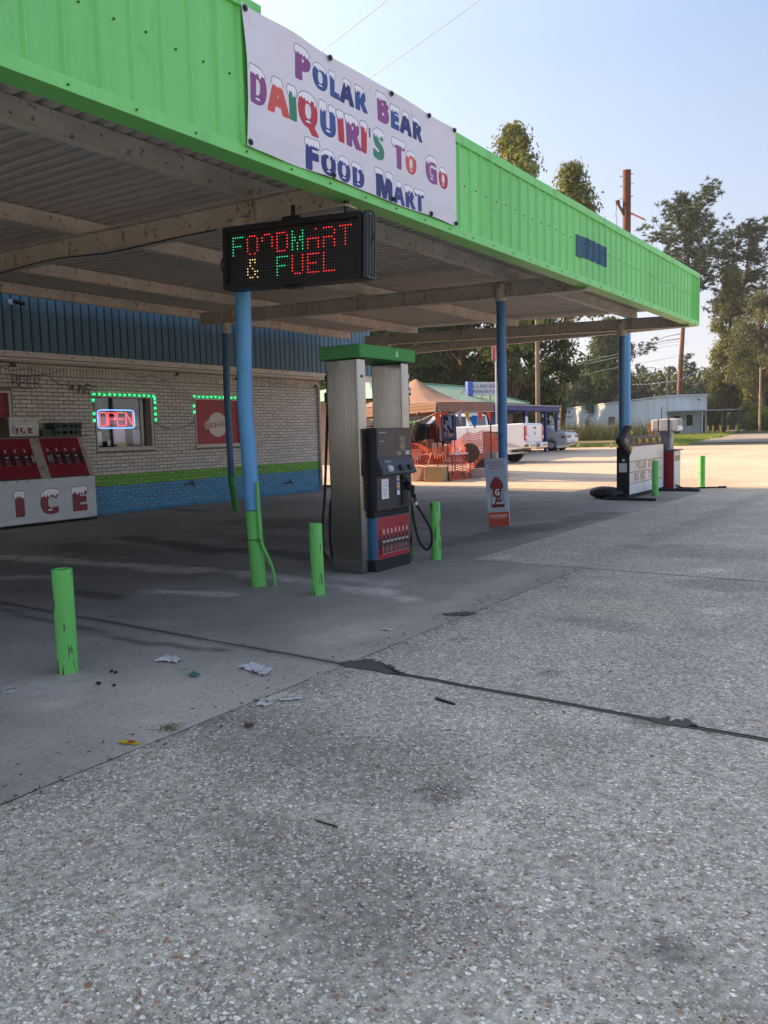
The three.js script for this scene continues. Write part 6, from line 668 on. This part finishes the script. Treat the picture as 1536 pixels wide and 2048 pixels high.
{ // grass strip, tall weeds
  const blade = (h, w) => { const g = new THREE.BufferGeometry(); const o = []; for (let k = 0; k < 7; k++) { const a = k * .9, x = Math.cos(a) * w, z = Math.sin(a) * w, l = rr(.6, 1) * h, bx = Math.cos(a * 2.1) * l * .3, bz = Math.sin(a * 1.7) * l * .3, d = .012 + w * .06; o.push(x - d, 0, z, x + d, 0, z, x + bx, l, z + bz); } g.setAttribute('position', new THREE.Float32BufferAttribute(o, 3)); g.computeVertexNormals(); return g; };
  const field = (name, label, cat, N, spot, h, w, tone) => { const im = new THREE.InstancedMesh(blade(h, w), new THREE.MeshPhysicalMaterial({ color: 0xffffff, roughness: .9, side: THREE.DoubleSide, transmission: .25, thickness: 0 }), N), m = new THREE.Matrix4(), q = new THREE.Quaternion(), e = new THREE.Euler(), c = new THREE.Color(); for (let i = 0; i < N; i++) { const [x, z, s, t] = spot(); e.set(0, rnd() * 6.3, 0); m.compose(V(x, groundY(z) - .01, z), q.setFromEuler(e), V(s, s * rr(.7, 1.2), s)); im.setMatrixAt(i, m); const v = t * rr(.75, 1.25); im.setColorAt(i, c.setRGB(tone[0] * v * rr(.9, 1.2), tone[1] * v, tone[2] * v)); } im.name = name; im.castShadow = im.receiveShadow = true; stuff(tag(im, label, cat)); scene.add(im); };
  field('grass', 'bright green mown grass between the parking lot and the white metal building', 'grass', 70000, () => { const z = -46.4 - 46 * rnd() ** 1.4, x = -42 + 30 * rnd() + (z + 46) * .12 * (rnd() < .5 ? 1 : 0); const lim = -12.2 + (z + 46) * .14 + 1.2 * (fbm(z * .3, 1, 3, 2) - .5); return [Math.min(x, lim - rnd() * 2), z, rr(.6, 1.4), .8 + .5 * fbm(x * .5, z * .3, 7, 3)]; }, .20, .16, [.22, .30, .05]);
  field('grass', 'rough dry grass along the right edge of the gravel drive', 'grass', 9000, () => { const z = -86 - 20 * rnd(), x = -19 + 22 * rnd(); return [x, z < -88 ? z : -88 - rnd() * 4, rr(.6, 1.4), 1]; }, .3, .18, [.13, .15, .04]);
  field('tall_weeds', 'grey green tall weeds along the foot of the white metal building', 'weeds', 3000, () => { const t = 2 + 44 * rnd(), d = 1.2 + 3.2 * rnd(), x = -26.5 - .61 * t - .79 * d, z = -94.3 - .79 * t + .61 * d, k = vn(t * .35, 2, 5); return [x, z, rr(.4, 1.3) * (.35 + 1.1 * k), .8]; }, 0.8, .22, [.13, .145, .09]); field('tall_weeds', 'tall weeds at the corner behind the silver sedan', 'weeds', 900, () => [-27 + 7 * rnd(), -58 - 10 * rnd(), rr(.6, 1.3), 1], 1.5, .2, [.10, .125, .045]);
}
{ // poles and wires
  const p = thing('utility_pole', 'wooden utility pole behind the post office canopy', 'utility pole', [-20.1, groundY(-44.6), -44.6]); obj('shaft', bar([0, 0, 0], [0, 8.2, 0], .15, 12, .12), M.wood, p); obj('crossarm', rbox(1.6, .12, .1, .01, [0, 7.9, .16], [0, .6, 0]), M.wood, p);
  const q = thing('utility_pole', 'slim pale wooden pole among the bushes at the right edge', 'utility pole', [-15.75, groundY(-88.6), -88.6]); obj('shaft', bar([0, 0, 0], [0, 6.6, 0], .12, 10, .09), std([.30, .23, .15], .9), q); obj('lamp_arm', bar([0, 6.3, 0], [.5, 6.6, .1], .025, 6), M.alu, q);
  const wm = std([.40, .40, .36], .6), wire = (l, pts, r, m = wm, n = 'power_line') => tag(obj(n, tube(pts, r, 5, 60), m), l, 'wire');
  wire('upper of the close pair of power lines crossing before the wood', [[-40, 6.1, -54], [-29, 5.95, -58.2], [-26.7, 6.12, -59.3], [-22.6, 7.25, -64.1], [-28.2, 11.0, -96], [-33, 14.5, -128]], .022); wire('lower of the close pair of power lines crossing before the wood', [[-40, 5.7, -54], [-29, 5.65, -58.2], [-26.7, 5.86, -59.3], [-22.6, 7.0, -64.1], [-28.2, 10.6, -96], [-33, 14.0, -128]], .022); wire('lowest plain power line crossing before the wood', [[-40, 5.2, -54], [-26.7, 5.24, -59.3], [-22.6, 6.2, -64.1], [-28.2, 9.2, -96], [-33, 12.3, -128]], .020);
  const cv = [[-24.65, 5.5, -76.1], [-23.2, 5.46, -76.6], [-21.66, 5.6, -77], [-22.4, 5.95, -83], [-25.0, 8.0, -101], [-26, 9, -108]]; const tw = thing('twisted_cable', 'twisted black and white service cable left of the tall pine trunk', 'wire'); const c = new THREE.CatmullRomCurve3(cv.map((v) => V(...v))); for (const [ph, m] of [[0, M.whitePlain], [PI, M.black]]) { const pts = []; for (let i = 0; i <= 240; i++) { const v = c.getPoint(i / 240), a = i * .55 + ph; pts.push(V(v.x, v.y + .028 * Math.cos(a), v.z + .028 * Math.sin(a))); } obj('strand', new THREE.TubeGeometry(new THREE.CatmullRomCurve3(pts), 480, .03, 5), m, tw); }
  wire('left of the two thin wires high in the sky above the banner', [[10, 8.2, -4.4], [1, 8.02, -7.7], [-7, 8, -10.6], [-9.2, 8.02, -11.4], [-24, 8.7, -16.8]], .006, std([.30, .32, .36], .6)); wire('right of the two thin wires high in the sky above the banner', [[10, 8.25, -5.4], [-6.2, 8, -11.6], [-9.1, 8.0, -12.7], [-24, 8.7, -18.4]], .006, std([.30, .32, .36], .6));
}
scene.fog = new THREE.FogExp2(0xd5dbe8, .0004);
renderer.render(scene, camera);
